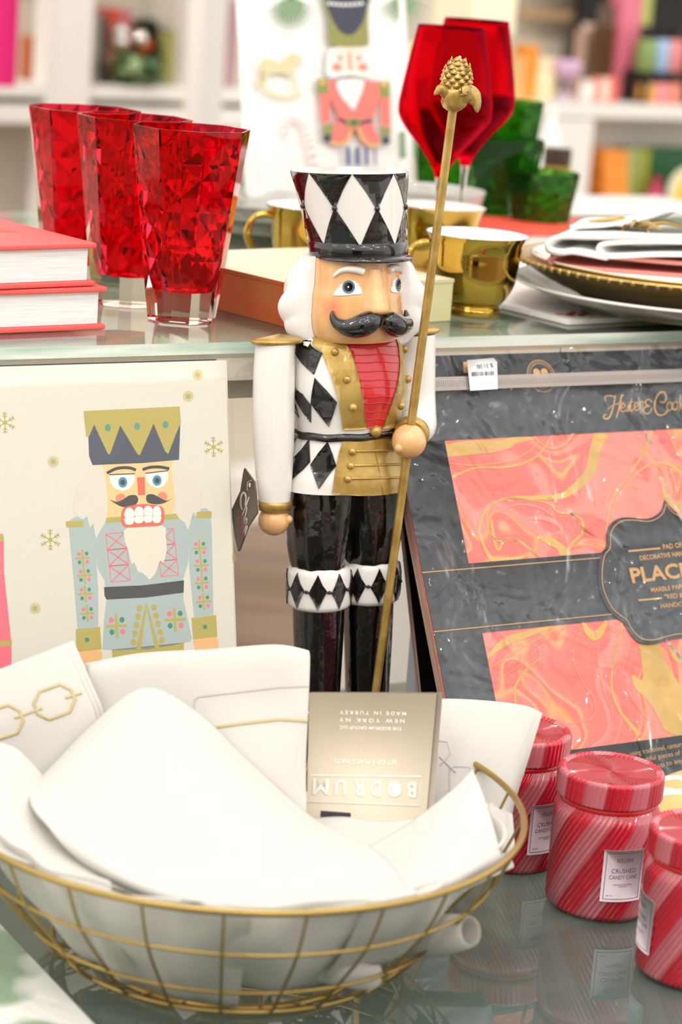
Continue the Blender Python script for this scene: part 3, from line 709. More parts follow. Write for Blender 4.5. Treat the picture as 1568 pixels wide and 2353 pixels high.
# the second pad standing right behind it, a little taller
xb = bl.un(*Z2([(1405, 130)])[0])[0]; xb2 = bl.un(*Z2([(1477, 1700)])[0])[0]
lp2 = empty('placemat_pad', mtx=ml @ Matrix.Translation((0, .0125, 0)))
tag(lp2, 'cream placemat pad standing behind the painted-nutcracker pad, slightly taller', 'placemats')
zt2 = hb + .001
MB().box((xl-.1, .001, .001), (xb, .010, zt2)).build('paper_stack', 'print_edge', lp2)
MB().box((xl-.1, 0, .0005), (xb, .0009, zt2)).build('top_sheet', 'print_paper', lp2)
MB().box((xl-.1, .0102, .0005), (xb-.004, .0112, zt2+.0012)).build('backing_board', 'ink_dark', lp2)
d = Board(ml @ Matrix.Translation((0, .0125, 0)), .16); gsnow(*Z2([(1187, 213)])[0], 12.5, 0); gsnow(*Z2([(1387, 1310)])[0], 12, 0)
d.build('printed_artwork', LPM, lp2)
# ---------------------------------------- right pad (marbled paper, slate band)
M['slate'] = vary(mat('slate_card', (74, 79, 84), .6), (66, 71, 76), (84, 89, 94), 120)
M['copper_ink'] = mat('copper_ink', (206, 160, 104), .4, metal=.3)
M['slate_edge'] = vary(mat('slate_edge', (190, 130, 110), .45), (120, 70, 60), (226, 190, 170), 260, stretch=(1, 20, .05))
def marble_mat():
    m = mat('marbled_paper', (248, 122, 112), .55); nt = m.node_tree; L = nt.links.new
    tc = nt.nodes.new('ShaderNodeTexCoord'); n1 = nt.nodes.new('ShaderNodeTexNoise'); n1.inputs['Scale'].default_value = 7; n1.inputs['Detail'].default_value = 1.5
    L(tc.outputs['Object'], n1.inputs['Vector'])
    mx = nt.nodes.new('ShaderNodeVectorMath'); mx.operation = 'MULTIPLY_ADD'; mx.inputs[1].default_value = (.42, .42, .42)
    L(n1.outputs['Color'], mx.inputs[0]); L(tc.outputs['Object'], mx.inputs[2])
    n2 = nt.nodes.new('ShaderNodeTexNoise'); n2.inputs['Scale'].default_value = 6; n2.inputs['Detail'].default_value = 2; n2.inputs['Distortion'].default_value = .6
    L(mx.outputs[0], n2.inputs['Vector'])
    r = nt.nodes.new('ShaderNodeValToRGB'); e = r.color_ramp.elements
    stops = [(0, (247, 112, 100)), (.30, (248, 124, 114)), (.345, (250, 150, 138)), (.36, (247, 118, 108)), (.43, (248, 130, 118)), (.452, (250, 176, 122)), (.462, (247, 120, 108)),
             (.49, (248, 116, 106)), (.505, (236, 170, 92)), (.512, (249, 140, 128)), (.56, (250, 146, 134)), (.575, (248, 120, 110)), (.62, (247, 116, 106)), (.632, (240, 178, 100)), (.64, (248, 126, 116)), (.70, (226, 182, 96)), (1, (220, 180, 96))]
    e[0].position = 0; e[0].color = lin(stops[0][1]); e[1].position = 1; e[1].color = lin(stops[-1][1])
    for p, c in stops[1:-1]: q = e.new(p); q.color = lin(c)
    L(n2.outputs['Fac'], r.inputs['Fac']); L(r.outputs['Color'], bsdf(m).inputs['Base Color'])
    return m
M['marble'] = marble_mat()
M['marble_gold'] = vary(mat('marble_gold', (210, 168, 90), .5), (204, 164, 88), (226, 182, 106), 30)
M['marble_pink'] = mat('marble_pink', (250, 150, 138), .55)
M['sticker'] = mat('price_sticker', (242, 242, 244), .5)
LAMR = math.radians(28.9)
mr = lean_frame(0, .012, LAMR, ZS-.016); br = Board(mr)
top = br.un(1300, 807)[1]; lft = sum(br.un(*p)[0] for p in ((929, 1143), (1032, 1607)))/2
rgt = lft + .545
rp = empty('placemat_pad', mtx=mr); tag(rp, 'slate-banded pad of red and gold marbled paper placemats leaning at right', 'placemats')
MB().box((lft, .0015, .002), (rgt, .011, top-.002)).build('paper_stack', 'slate_edge', rp)
MB().box((lft, 0, .001), (rgt, .0013, top-.001)).build('marbled_sheet', 'marble', rp)
# marbled gold veins drawn on the sheet
dm = Board(mr)
def V(pts, w, mi=0, off=.0003):
    q = catmull(Z3(pts), 6, False); n = len(q)
    ws = [x/2.42 for x in (catmull([(a, 0) for a in w], 6, False) and [k[0] for k in catmull([(a, 0) for a in w], 6, False)])] if isinstance(w, list) else w/2.42
    dm.line(q, ws, mi, off)
V([(245, 620), (420, 600), (560, 590), (640, 560), (740, 552)], [70, 80, 60, 40, 12])
V([(270, 770), (420, 715), (560, 712), (680, 690), (770, 640), (850, 530)], [14, 10, 12, 14, 8, 6])
V([(270, 690), (420, 700), (600, 675), (720, 620), (770, 560)], [5, 5, 6, 6, 4], 0)
V([(430, 600), (560, 615), (640, 590), (700, 560)], [5, 5, 5, 5], 1, .0004)
V([(1120, 520), (1080, 620), (1060, 720), (1000, 800), (900, 870), (760, 880), (640, 880), (540, 900), (470, 960), (440, 1050), (470, 1160), (520, 1225), (620, 1230), (690, 1205)], [80, 60, 52, 50, 34, 22, 14, 12, 12, 12, 14, 30, 40, 12])
V([(520, 900), (480, 980), (490, 1060), (540, 1120), (600, 1110), (680, 1130), (770, 1210)], [5, 5, 5, 8, 10, 8, 6])
V([(560, 880), (700, 890), (820, 910), (880, 960), (950, 970), (1010, 1010), (1010, 1080), (960, 1130), (930, 1180)], [6, 6, 8, 10, 10, 14, 16, 18, 20])
dm.poly(Z3(catmull([(765, 1095), (830, 1098), (900, 1140), (950, 1195), (890, 1202), (870, 1165), (800, 1130)], 4, True)), 0, .00028)
V([(505, 1000), (520, 1100), (545, 1170), (580, 1110), (640, 1115), (720, 1170), (770, 1210)], [12, 18, 16, 10, 8, 8, 6])
V([(950, 960), (970, 1040), (940, 1085)], [4, 5, 4], 1, .0004)
V([(1400, 490), (1360, 620), (1280, 740), (1200, 850), (1160, 950), (1145, 1080)], [22, 14, 9, 8, 8, 6])
V([(1170, 1020), (1200, 900), (1280, 780), (1380, 700), (1480, 690), (1560, 740), (1640, 830)], [5, 5, 6, 10, 12, 18, 26])
V([(1470, 800), (1480, 880), (1540, 930), (1640, 950)], [24, 34, 40, 40])
V([(460, 1790), (560, 1700), (640, 1660), (860, 1590)], [12, 40, 46, 10])
V([(500, 1830), (600, 1760), (700, 1700), (800, 1650), (880, 1600)], [5, 6, 7, 6, 5])
V([(520, 1900), (640, 1830), (720, 1760), (800, 1690), (930, 1590)], [5, 5, 6, 6, 5], 1, .0004)
V([(640, 2020), (640, 1930), (700, 1840), (780, 1770)], [14, 12, 10, 6])
V([(1010, 1560), (1040, 1620), (1085, 1650), (1130, 1600), (1145, 1560)], [10, 34, 50, 34, 12])
V([(1240, 1560), (1215, 1680), (1180, 1820), (1180, 1960), (1230, 2080), (1330, 2200)], [8, 8, 9, 9, 14, 30])
dm.poly(Z3(catmull([(1325, 1695), (1380, 1700), (1440, 1690), (1470, 1780), (1540, 1900), (1640, 2060), (1720, 2230), (1500, 2190), (1440, 2110), (1400, 2040), (1350, 1980), (1310, 1930), (1285, 1870), (1305, 1868), (1340, 1895), (1350, 1850), (1340, 1770)], 4, True)), 0, .00028)
V([(1290, 1870), (1320, 1930), (1370, 1960)], [14, 30, 60])
V([(1500, 1690), (1530, 1770), (1590, 1800)], [14, 30, 20])
V([(1290, 1560), (1260, 1700), (1240, 1850), (1290, 2000), (1400, 2140)], [4, 5, 5, 6, 8], 1, .0004)
V([(1000, 1620), (960, 1760), (1010, 1900), (1080, 2010), (1060, 2110), (900, 2140)], [4, 5, 6, 7, 6, 4], 1, .0004)
V([(1100, 1680), (1100, 1800), (1130, 1950), (1180, 2080), (1150, 2200)], [4, 5, 6, 6, 4], 1, .0004)
V([(700, 1000), (760, 990), (850, 1010), (900, 1060), (860, 1080)], [8, 22, 26, 18, 6], 1, .0004)
V([(560, 960), (640, 920), (760, 930), (860, 990)], [6, 10, 10, 6], 1, .0004)
V([(560, 1640), (620, 1700), (560, 1800)], [6, 10, 6], 1, .0004)
dm.build('marbled_veins', ['marble_gold', 'marble_pink'], rp)
# slate wrap card: header, side, band, footer
ds = Board(mr)
def SP(pts, off=.0008, mi=0, raw=False): ds.poly(pts if raw else Z3(pts), mi, off, thick=.0004)
c = br.un
# u,v corners of the windows
wx0, wz1 = c(1022, 1018); 
q1 = c(*Z3([(378, 1252)])[0]); q2 = c(*Z3([(460, 1642)])[0]); q3 = c(*Z3([(530, 2025)])[0])
wx0 = (wx0+q1[0]+q2[0]+q3[0])/4
wz1 = (wz1 + c(*Z3([(1400, 490)])[0])[1])/2
bz1 = (q1[1]+c(*Z3([(1130, 1180)])[0])[1])/2; bz0 = (q2[1]+c(*Z3([(1190, 1545)])[0])[1])/2
fz1 = (c(1360, 1720)[1]+c(1568, 1687)[1])/2
wx1 = rgt-(wx0-lft); e = 1e-4
for a in ([(lft, wz1), (rgt, wz1), (rgt, top-.001), (lft, top-.001)], [(lft, .001), (wx0, .001), (wx0, wz1), (lft, wz1)], [(wx1, .001), (rgt, .001), (rgt, wz1), (wx1, wz1)],
          [(wx0, .001), (wx1, .001), (wx1, fz1), (wx0, fz1)], [(wx0, bz0), (wx1, bz0), (wx1, bz1), (wx0, bz1)]):
    ds.poly(a, 0, .0008, px=False, thick=.0004)
ccx, ccz = c(*Z3([(1467, 1300)])[0]); ccz = (bz0+bz1)/2 - .002
# cartouche (drawn left half, mirrored)
half = [(1467, 895), (1450, 950), (1410, 985), (1360, 1000), (1290, 993), (1220, 995), (1170, 1025), (1145, 1080), (1142, 1155), (1110, 1200), (1096, 1300), (1105, 1400), (1150, 1500), (1200, 1550), (1240, 1580), (1275, 1640), (1330, 1690), (1400, 1696), (1460, 1680), (1520, 1665)]
hl = [c(*p) for p in Z3(half)]; cxm = hl[0][0]
hl = [(min(p[0], cxm), p[1]) for p in hl]
mid = (hl[0][1] + hl[-1][1])/2
out = catmull(hl, 5, False); pts = out + [(2*cxm-p[0], p[1]) for p in out[::-1]][1:-1]
ds.poly(pts, 0, .0016, px=False, thick=.0008)
inn = [(cxm+(p[0]-cxm)*.955, mid+(p[1]-mid)*.945) for p in out]; inn += [(2*cxm-p[0], p[1]) for p in inn[::-1]][1:-1]
ds.line(inn, .0008, 1, .0020, px=False, closed=True)
for zz in (bz1-.0045, bz0+.0045):
    for a0, a1 in ((lft, min(p[0] for p in inn)+.012 if zz < bz0+.01 else min(p[0] for p in inn)+.006), (2*cxm-min(p[0] for p in inn)-.006, rgt)): ds.line([(a0, zz), (a1, zz)], .0008, 1, .0012, px=False)
for st, p0, p1, h, bo in (('PAD OF V', (1457, 1170), (1590, 1156), 22, .02), ('DECORATIVE HAND', (1328, 1232), (1588, 1203), 21, .02),
        ('PLACEMATS', (1283, 1356), (1890, 1290), 64, .03), ('MARBLE PAPER', (1390, 1409), (1592, 1386), 20, .02),
        ('"RED & GOLD"', (1466, 1447), (1680, 1424), 20, .02), ('HANDCRAFTED', (1444, 1498), (1680, 1474), 20, .01)):
    ds.text(st, *Z3([p0, p1]), h/2.42, 1, .0022, bold=bo)
ds.line(Z3([(1262, 1181), (1440, 1164)]), 4, 1, .0021); ds.line(Z3([(1318, 1454), (1448, 1441)]), 4, 1, .0021)
for st, p0, p1 in (('using traditional, century o', (1448, 1738), (1580, 1713)), ('beautiful pieces of art f', (1460, 1754), (1590, 1730)), ('up to any cel', (1512, 1764), (1590, 1748))):
    ds.text(st, p0, p1, 9, 1, .0012)
# script wordmark, drawn with a pen
def pen(pts, w=6, n=7):
    q = catmull(Z3(pts), n, False); m = len(q)
    ds.line(q, [w/2.42*(.75+.35*math.sin(math.pi*i/(m-1))) for i in range(m)], 1, .0012)
pen([(1140, 345), (1135, 322), (1165, 315), (1190, 325)]); pen([(1193, 312), (1185, 360), (1172, 410), (1155, 440), (1132, 442), (1130, 425), (1142, 420)], 8)
pen([(1150, 392), (1180, 368), (1215, 358), (1240, 352)], 5); pen([(1240, 318), (1228, 315), (1215, 380), (1198, 440)], 8)
pen([(1220, 388), (1245, 375), (1243, 360), (1228, 366), (1222, 392), (1235, 405), (1256, 392)]); pen([(1256, 392), (1270, 362), (1268, 385), (1264, 402), (1250, 398)])
pen([(1284, 330), (1276, 375), (1280, 400), (1294, 388)]); pen([(1266, 354), (1300, 346)], 4)
pen([(1298, 384), (1318, 368), (1312, 352), (1300, 364), (1300, 390), (1316, 396), (1330, 378)]); pen([(1330, 382), (1334, 352), (1346, 350), (1342, 388), (1352, 392)])
pen([(1398, 352), (1380, 336), (1362, 345), (1364, 366), (1384, 372), (1360, 378), (1350, 398), (1362, 414), (1384, 410), (1398, 380)], 7); pen([(1345, 362), (1352, 346)], 5)
pen([(1440, 348), (1462, 352), (1476, 328), (1464, 296), (1436, 302), (1416, 340), (1412, 385), (1430, 420), (1462, 420), (1484, 398)], 8)
pen([(1500, 352), (1484, 360), (1480, 385), (1492, 398), (1508, 384), (1506, 358), (1496, 352)]); pen([(1530, 348), (1514, 358), (1512, 384), (1524, 394), (1538, 380), (1536, 354), (1526, 348)])
pen([(1556, 310), (1552, 360), (1548, 402)], 7); pen([(1552, 375), (1575, 350)]); pen([(1554, 372), (1572, 398), (1584, 392)])
# round maker's seal on the header
X, Y = Z3([(782, 205)])[0]; cu_, cv_ = c(X, Y); rr_ = .0115
ds.line([(cu_+rr_*1.25*math.cos(a), cv_+rr_*1.25*math.sin(a)) for a in [2*math.pi*i/40 for i in range(40)]], .0006, 1, .0010, px=False, closed=True)
ds.line([(cu_+rr_*.98*math.cos(a), cv_+rr_*.98*math.sin(a)) for a in [2*math.pi*i/40 for i in range(40)]], .0004, 1, .0010, px=False, closed=True)
for k in range(22):
    a = math.pi*(.05+.9*k/21); ds.line([(cu_+rr_*1.05*math.cos(a), cv_+rr_*1.05*math.sin(a)), (cu_+rr_*1.16*math.cos(a+.03), cv_+rr_*1.16*math.sin(a+.03))], .0005, 1, .0010, px=False)
for sx, sy in ((-.36, .3), (.36, .3), (-.36, -.3), (.36, -.3)): ds.disc(cu_+sx*rr_, cv_+sy*rr_, rr_*.32, rr_*.30, 1, .0010, px=False)
ds.disc(cu_, cv_-.62*rr_, rr_*.25, rr_*.3, 1, .0010, px=False)
ds.build('printed_wrap_card', ['slate', 'copper_ink'], rp)
M['sleeve_r'] = pane_mat('sleeve_r', (246, 246, 246), refl_rough=.04, ior=1.36, boost=1.7, bump=(16, 1.0, .03, 2.5))
sleeve(rp, lft-.002, rgt+.002, .0008, top+.002, -.0022, 'sleeve_r', .0028, 110, 4)
# zip strip of the sleeve
zs0 = (c(*Z3([(390, 265)])[0])[1]+c(*Z3([(1500, 205)])[0])[1])/2
M['zip_strip'] = pane_mat('zip_strip', (224, 216, 210), refl_rough=.15, ior=1.5, boost=1.5, haze=.35, hazecol=(226, 216, 210))
b = MB(); b.box((lft, -.0075, zs0-.006), (rgt, -.0064, zs0+.006), 0)
nz_ = 260
for k in range(nz_):
    x = lerp(lft, rgt, k/nz_); b.box((x, -.0080, zs0-.0025), (x+.0006, -.0076, zs0+.0025), 0)
b.build('zip_closure', 'zip_strip', rp)
# price sticker on the sleeve, upside down
dp = Board(mr @ Matrix.Translation((0, -.0105, 0))); s0 = [dp.un(*p) for p in Z3([(372, 115), (520, 102), (540, 125), (543, 275), (390, 285)])]
sb = MB(); dp2 = Deco(lambda a, b_, off: (a, -off, b_)); dp2.poly(s0, 0, .0105, px=False, thick=.0003)
lab = dp2.build('price_sticker', ['sticker'], rp)
dk = Deco(lambda a, b_, off: (a, -off, b_), dp.un)
dk.text('$ 31.00', *Z3([(512, 134), (424, 142)]), 20/2.42, 0, .0108)
random.seed(5); x = 398
while x < 520:
    w_ = random.choice((2, 3, 5)); dk.poly(Z3([(x, 182-(x-398)*.05), (x+w_, 182-(x-398)*.05), (x+w_, 206-(x-398)*.05), (x, 206-(x-398)*.05)]), 0, .0108); x += w_+random.choice((2, 3, 4))
for yy in (235, 247, 259):
    dk.line(Z3([(430, yy+4), (518, yy-2)]), 1.2, 1, .0108)
ink = dk.build('sticker_ink', ['ink_dark', 'card_edge'], lab)
g = Board(mr); g.poly(Z3([(346, 128), (374, 126), (380, 186), (350, 190)]), 0, .0011); g.build('copper_label', ['copper_ink'], rp)

# the plain black pad standing behind, steeper
LB = math.radians(20); mb2 = lean_frame(0, .004, LB, ZS-.05); bb2 = Board(mb2)
M['pad_black'] = mat('pad_black', (10, 10, 12), .35)
xL = sum(bb2.un(*p)[0] for p in ((926, 1150), (962, 1590)))/2
bp_ = empty('placemat_pad', mtx=mb2); tag(bp_, 'black-faced pad with a copper edge standing behind the marbled one', 'placemats')
MB().box((xL, .0012, .0015), (xL+.5, .006, .355)).build('paper_stack', 'slate_edge', bp_); MB().box((xL+.0008, 0, .001), (xL+.5, .001, .355)).build('front_board', 'pad_black', bp_)

# ================================================================== RED TUMBLERS
M['glass_clear'] = glass_mat('glass_clear', (252, 250, 248), ior=1.30)
M['glass_red'] = glass_mat('glass_red', (244, 54, 80), ior=1.30)
M['glass_wine'] = glass_mat('glass_wine', (244, 62, 104), ior=1.32)
M['glass_green'] = glass_mat('glass_green', (108, 180, 76), ior=1.30)
def tumbler(root, rt, rb, h, red, foot=.026, seed=0, relief=.0022):
    """one closed glass body: eight-sided clear outer wall, coloured well with union-jack cut relief"""
    n = 16; random.seed(seed)
    def octo(r, z, o=0):
        out = []
        for i in range(n):
            a = 2*math.pi*i/n; k = 1.0 if i % 2 else math.cos(math.pi/8)
            out.append(((r*k-o)*math.sin(a), -(r*k-o)*math.cos(a), z))
        return out
    rows = [octo(.0005, .0012), octo(rb*.55, .001), octo(rb*.95, 0), octo(rb, .0015)]
    for k in range(1, 9): rows.append(octo(lerp(rb, rt, k/8*.985), h*k/8-.0008))
    rows.append(octo(rt-.0004, h)); rows.append(octo(rt-.0022, h)); no = len(rows)
    lv = 10
    for j in range(1, lv+1):
        t = 1-j/lv; z = foot + (h-foot)*t; r = lerp(rb-.0045, rt-.0032, t)
        if t < .12: r *= .84+.16*math.sin(t/.12*math.pi/2)
        row = octo(r, z); q = []
        for i, p in enumerate(row):
            o = (relief if (i+j) % 2 else 0)*(1 if 0 < j < lv else 0)*random.uniform(.5, 1.5); l = math.hypot(p[0], p[1]); q.append((p[0]*(1-o/l), p[1]*(1-o/l), p[2]+random.uniform(-.001, .001)*(1 if j < lv else 0)))
        rows.append(q)
    rows.append(octo(.0005, foot-.001))
    vs = [p for r in rows for p in r]; fs = []; ms = []
    for j in range(len(rows)-1):
        for i in range(n):
            k = (i+1) % n; A_, B_, C_, D_ = j*n+i, j*n+k, (j+1)*n+k, (j+1)*n+i
            if j < no: fs.append((A_, B_, C_, D_)); ms.append(1 if j >= no-1 else 0)
            elif (i+j) % 2: fs += [(A_, B_, C_), (A_, C_, D_)]; ms += [1, 1]
            else: fs += [(A_, B_, D_), (B_, C_, D_)]; ms += [1, 1]
    b = MB(); b.v = vs; b.f = fs; b.m = ms; b.sm = [False]*len(fs)
    return b.build('glass_body', ['glass_clear', red], root)
def place_tumbler(nm, px_, py_, rt, rb, h, z, label, red, rot=0, foot=.026, seed=0, **k):
    p = on_z(px_, py_, z) if not k.get('D') else at(px_, py_, k['D']); p.z = z
    r = empty(nm, p, YAW+rot); tumbler(r, rt, rb, h, red, foot, seed); tag(r, label, 'glass', k.get('group')); return r
place_tumbler('tumbler', 417, 734, .0505, .0295, .162, ZS+.0004, 'tall red cut-glass tumbler, the nearest and rightmost of the three', 'glass_red', .15, seed=1)
place_tumbler('tumbler', 290, 697, .0505, .0295, .162, ZS+.0004, 'red cut-glass tumbler, the middle one of the row of three', 'glass_red', .0, seed=2)
place_tumbler('tumbler', 178, 668, .0505, .0295, .162, ZS+.0004, 'red cut-glass tumbler at the left end, farthest of the three and partly behind books', 'glass_red', .1, seed=3)
# ---- green tumblers
for (x, y, rt, rb, h, lb, sd) in ((1234, 556, .0445, .031, .082, 'short green tumbler in front, beside the folded napkin', 11), (1145, 548, .047, .031, .113, 'green tumbler of middle height behind the short one', 12),
                               (1140, 536, .047, .031, .150, 'tallest green tumbler, its rim just right of the wine glasses', 13), (1010, 536, .047, .030, .122, 'green tumbler behind the wine glass stems, beside the white platter', 14)):
    place_tumbler('tumbler', x, y, rt, rb, h, ZS+.0004, lb, 'glass_green', .3, .012, sd, D={11: None, 12: 2.78, 13: 2.90, 14: 2.92}[sd])
# ================================================================== WINE GLASSES
def wine(x, y, D, label, ztop, rot=0):
    p = at(x, y, D); p.z = ZS+.0004; r = empty('wine_glass', p, rot); h = ztop-p.z
    r.matrix_world = Matrix.Translation(p)
    k = h/.246
    o = catmull([(.0030, .030*k), (.0028, .060*k), (.0034, .088*k), (.0046, .100*k), (.0085, .110*k), (.0200, .127*k), (.0360, .145*k), (.0440, .157*k), (.0462, .167*k), (.0450, .180*k), (.0395, .212*k), (.0330, h)], 6)
    base = [(.0004, .0010), (.030, .0), (.036, .0), (.0365, .0012), (.020, .0032), (.0060, .0060), (.0034, .012)]
    inn = [(max(p-.0011, .0004), z+.0006) for p, z in o if z > .112*k and z < h-.001][::-1]
    prof = base + o + [(.0326, h+.0003), (.0321, h)] + inn + [(.0003, inn[-1][1]-.001)]
    b = MB(); n_ = 72; b.grid([[(r_*math.sin(2*math.pi*i/n_), -r_*math.cos(2*math.pi*i/n_), z) for i in range(n_)] for r_, z in prof], 0, True)
    b.m = [1 if (prof[q//n_][1] > .100*k) else 0 for q in range(len(b.f))]
    b.build('glass_body', ['glass_clear', 'glass_wine'], r, weld=1e-6); tag(r, label, 'glass'); return r
wine(999, 560, 2.33, 'red wine glass with a clear stem, nearer one with the pinecone staff in front', .632)
wine(1054, 560, 2.46, 'red wine glass, the farther one half hidden behind its twin', .632+.005)
# ================================================================== GOLD CUPS
def cup(x, y, D, hrot, label, s=1.0, z=ZS+.0004):
    p = at(x, y, D) if D else on_z(x, y, z); p.z = z; r = empty('teacup', p, hrot); r.scale = (s, s, s)
    o = catmull([(.001, .002), (.022, .002), (.0235, 0), (.0262, .001), (.0268, .006), (.0250, .010), (.031, .017), (.0372, .030), (.0395, .045), (.0405, .058), (.0435, .068), (.0468, .0735)], 6)
    MB().lathe(o, 72).build('cup_body', 'mirror_gold', r)
    i = catmull([(.0464, .0737), (.0430, .068), (.0392, .058), (.0380, .045), (.0355, .030), (.028, .017), (.001, .010)], 5)
    MB().lathe(i, 72).build('white_lining', 'porcelain', r)
    hp_ = catmull([(0, -.0385, .060), (0, -.046, .064), (0, -.060, .060), (0, -.0655, .045), (0, -.060, .030), (0, -.048, .019), (0, -.0345, .020)], 6)
    MB().tube(hp_, [.0028+.0012*abs(math.sin(3*i/len(hp_)*math.pi)) for i in range(len(hp_))], 12).build('handle', 'mirror_gold', r)
    tag(r, label, 'cup'); return r
HR = math.radians(-72)
cup(1083, 722, None, HR, 'gold teacup with a white inside, the front one beside the staff')
cup(708, 660, 2.27, HR, 'gold teacup standing left of the black and white hat', .98)
cup(1000, 640, 2.36, HR, 'gold teacup half hidden behind the front gold teacup', .98)
# cream bowl behind the right cups
cb = empty('serving_bowl', (at(975, 600, 2.62).x, 2.62, ZS+.0004)); MB().lathe(catmull([(.001, .004), (.028, 0), (.032, .004), (.052, .030), (.062, .060), (.060, .060), (.050, .030), (.03, .010), (.001, .008)], 4), 48).build('bowl_body', 'grey_porcelain', cb)
tag(cb, 'cream bowl behind the gold teacups at right of the hat', 'bowl')
# ================================================================== PLATES, NAPKIN, MATS at right
M['mat_print'] = vary(mat('mat_print', (240, 238, 234), .7), (238, 236, 232), (250, 240, 236), 20)
pl_c = Vector((at(1575, 640, 2.36).x, 2.36, 0))
pm = empty('table_mat', mtx=tframe(Vector((0, 0, ZS)))); inv = pm.matrix_world.inverted()
k0 = inv @ on_z(1305, 748, ZS+.003); kl = inv @ on_z(1166, 706, ZS+.003)
pm.matrix_world = Matrix.Translation(on_z(1305, 748, ZS)) @ Matrix.Rotation(math.radians(38), 4, 'Z')
b = MB(); 
for i in range(3): b.box((.0015*i, .001*i, .0006+.0013*i), (.46, .33, .0016+.0013*i))
b.build('card_layers', 'mat_print', pm)
dd = Deco(lambda u, v, off: (u, v, .0043+off)); 
M['berry_red'] = mat('berry_red', (232, 70, 66), .6); M['leaf_green'] = mat('leaf_green', (96, 126, 92), .6); M['pink_line'] = mat('pink_line', (244, 196, 188), .6)
dd.line([(.02, .02), (.44, .02), (.44, .31), (.02, .31)], .0016, 2, .0002, px=False, closed=True)
random.seed(3)
for k in range(10): dd.disc(.03+random.uniform(-.012, .014), .026+random.uniform(-.008, .008), .004, .003, 0, .0004, px=False)
for k in range(6): dd.disc(.042+random.uniform(-.01, .014), .03+random.uniform(-.008, .012), .005, .002, 1, .0003, px=False, rot=random.uniform(0, 3))
dd.build('printed_border', ['berry_red', 'leaf_green', 'pink_line'], pm); tag(pm, 'white table mats with a red berry border under the big plates', 'placemats')
P1 = Vector((at(1574, 640, 2.215).x, 2.215, ZS+.0048))
def plate(name, p, R, h, body, rimm, label, rimw=.012, bead=False):
    r = empty(name, p); o = catmull([(.001, .003), (R*.55, .003), (R*.58, 0), (R*.62, .001), (R*.66, .004), (R*.86, h*.55), (R*.97, h*.92), (R, h), (R*.985, h+.0012), (R*.86, h*.62+.002), (R*.68, .0075), (.001, .0065)], 4)
    MB().lathe(o, 96).build('plate_body', body, r)
    b = MB(); b.lathe([(R*.985, h+.0013), (R+.001, h+.0008), (R+.0012, h-.0012), (R-.0008, h-.0016)], 96)
    if bead:
        for i in range(90): a = 2*math.pi*i/90; b.sphere((R*math.sin(a), -R*math.cos(a), h-.001), .0028, 0, 8, 6)
    b.build('rim', rimm, r); tag(r, label, 'plate'); return r
plate('dinner_plate', P1, .161, .022, 'grey_porcelain', 'porcelain', 'large pale grey plate at the bottom of the plate stack')
M['gilt'] = mat('gilt', (190, 160, 96), .25, metal=.9)
plate('charger_plate', P1+Vector((0, 0, .0095)), .160, .033, 'gilt', 'gilt', 'gold-rimmed beaded charger plate under the folded napkin', bead=True)
plate('salad_plate', P1+Vector((0, 0, .0185)), .146, .0262, 'porcelain', 'gilt', 'white plate with a gold rim on the charger, under the napkin')
# folded napkin: a pink and a white cloth, draped; ring of gold twigs
M['napkin_pink'] = mat('napkin_pink', (220, 140, 128), .85, bump=(300, .2, .001)); M['napkin_white'] = mat('napkin_white', (244, 243, 240), .85, bump=(300, .2, .001))
def loft_sheet(name, ctrl, m, parent, th, nu=24, off=None):
    """smooth sheet through a control grid of world points; given real thickness"""
    rows = [catmull(r, nu//max(len(r)-1, 1)) for r in ctrl]
    cols = list(zip(*rows)); cols = [catmull(cn, 8) for cn in cols]; rows = list(zip(*cols))
    nr, nc = len(rows), len(rows[0]); G = [[Vector(p) for p in r] for r in rows]
    def nrm(j, i):
        a = G[j][min(i+1, nc-1)]-G[j][max(i-1, 0)]; b_ = G[min(j+1, nr-1)][i]-G[max(j-1, 0)][i]; n_ = a.cross(b_); return n_.normalized() if n_.length > 1e-9 else Vector((0, -1, 0))
    back = [[G[j][i]-nrm(j, i)*th for i in range(nc)] for j in range(nr)]
    b = MB(); b.grid(G, 0); b.grid([r[::-1] for r in back], 0)
    b.grid([G[0], back[0]], 0); b.grid([G[-1], back[-1]], 0); b.grid([[r[0] for r in G], [r[0] for r in back]], 0); b.grid([[r[-1] for r in G], [r[-1] for r in back]], 0)
    o = b.build(name, m, parent, weld=1e-6)
    return o, G
def napkin(name, label, m, px_rows, th, Ds):
    r = empty(name, (0, 0, 0)); ctrl = [[at(x, y, D) for (x, y), D in zip(row, Dr)] for row, Dr in zip(px_rows, Ds)]
    o, G = loft_sheet('cloth', ctrl, m, r, th); tag(r, label, 'napkin'); return r, G
zt = P1.z+.042
def folded(path, wdir, w, th, m, parent, name='cloth', sag=.0):
    P_ = [Vector(p) for p in catmull(path, 8)]; wd_ = Vector(wdir).normalized(); nn = 14; rows = []
    for k in range(nn+1):
        t = k/nn-.5; rows.append([p + wd_*(w*t) + Vector((0, 0, sag*math.sin(6*t+p.x*50)*(p.z-zt)*30)) for p in P_])
    back = []
    for r in rows:
        bk = []
        for i, p in enumerate(r):
            a = r[max(i-1, 0)]; c_ = r[min(i+1, len(r)-1)]; tn = (c_-a).normalized(); n_ = tn.cross(wd_).normalized(); bk.append(p+n_*th)
        back.append(bk)
    b = MB(); b.grid(rows); b.grid([r[::-1] for r in back]); b.grid([rows[0], back[0]]); b.grid([rows[-1], back[-1]]); b.grid([[r[0] for r in rows], [r[0] for r in back]]); b.grid([[r[-1] for r in rows], [r[-1] for r in back]])
    return b.build(name, m, parent, weld=1e-6)
cx0 = at(1306, 600, P1.y-.02).x - P1.x; wdn = (.35, .94, 0)
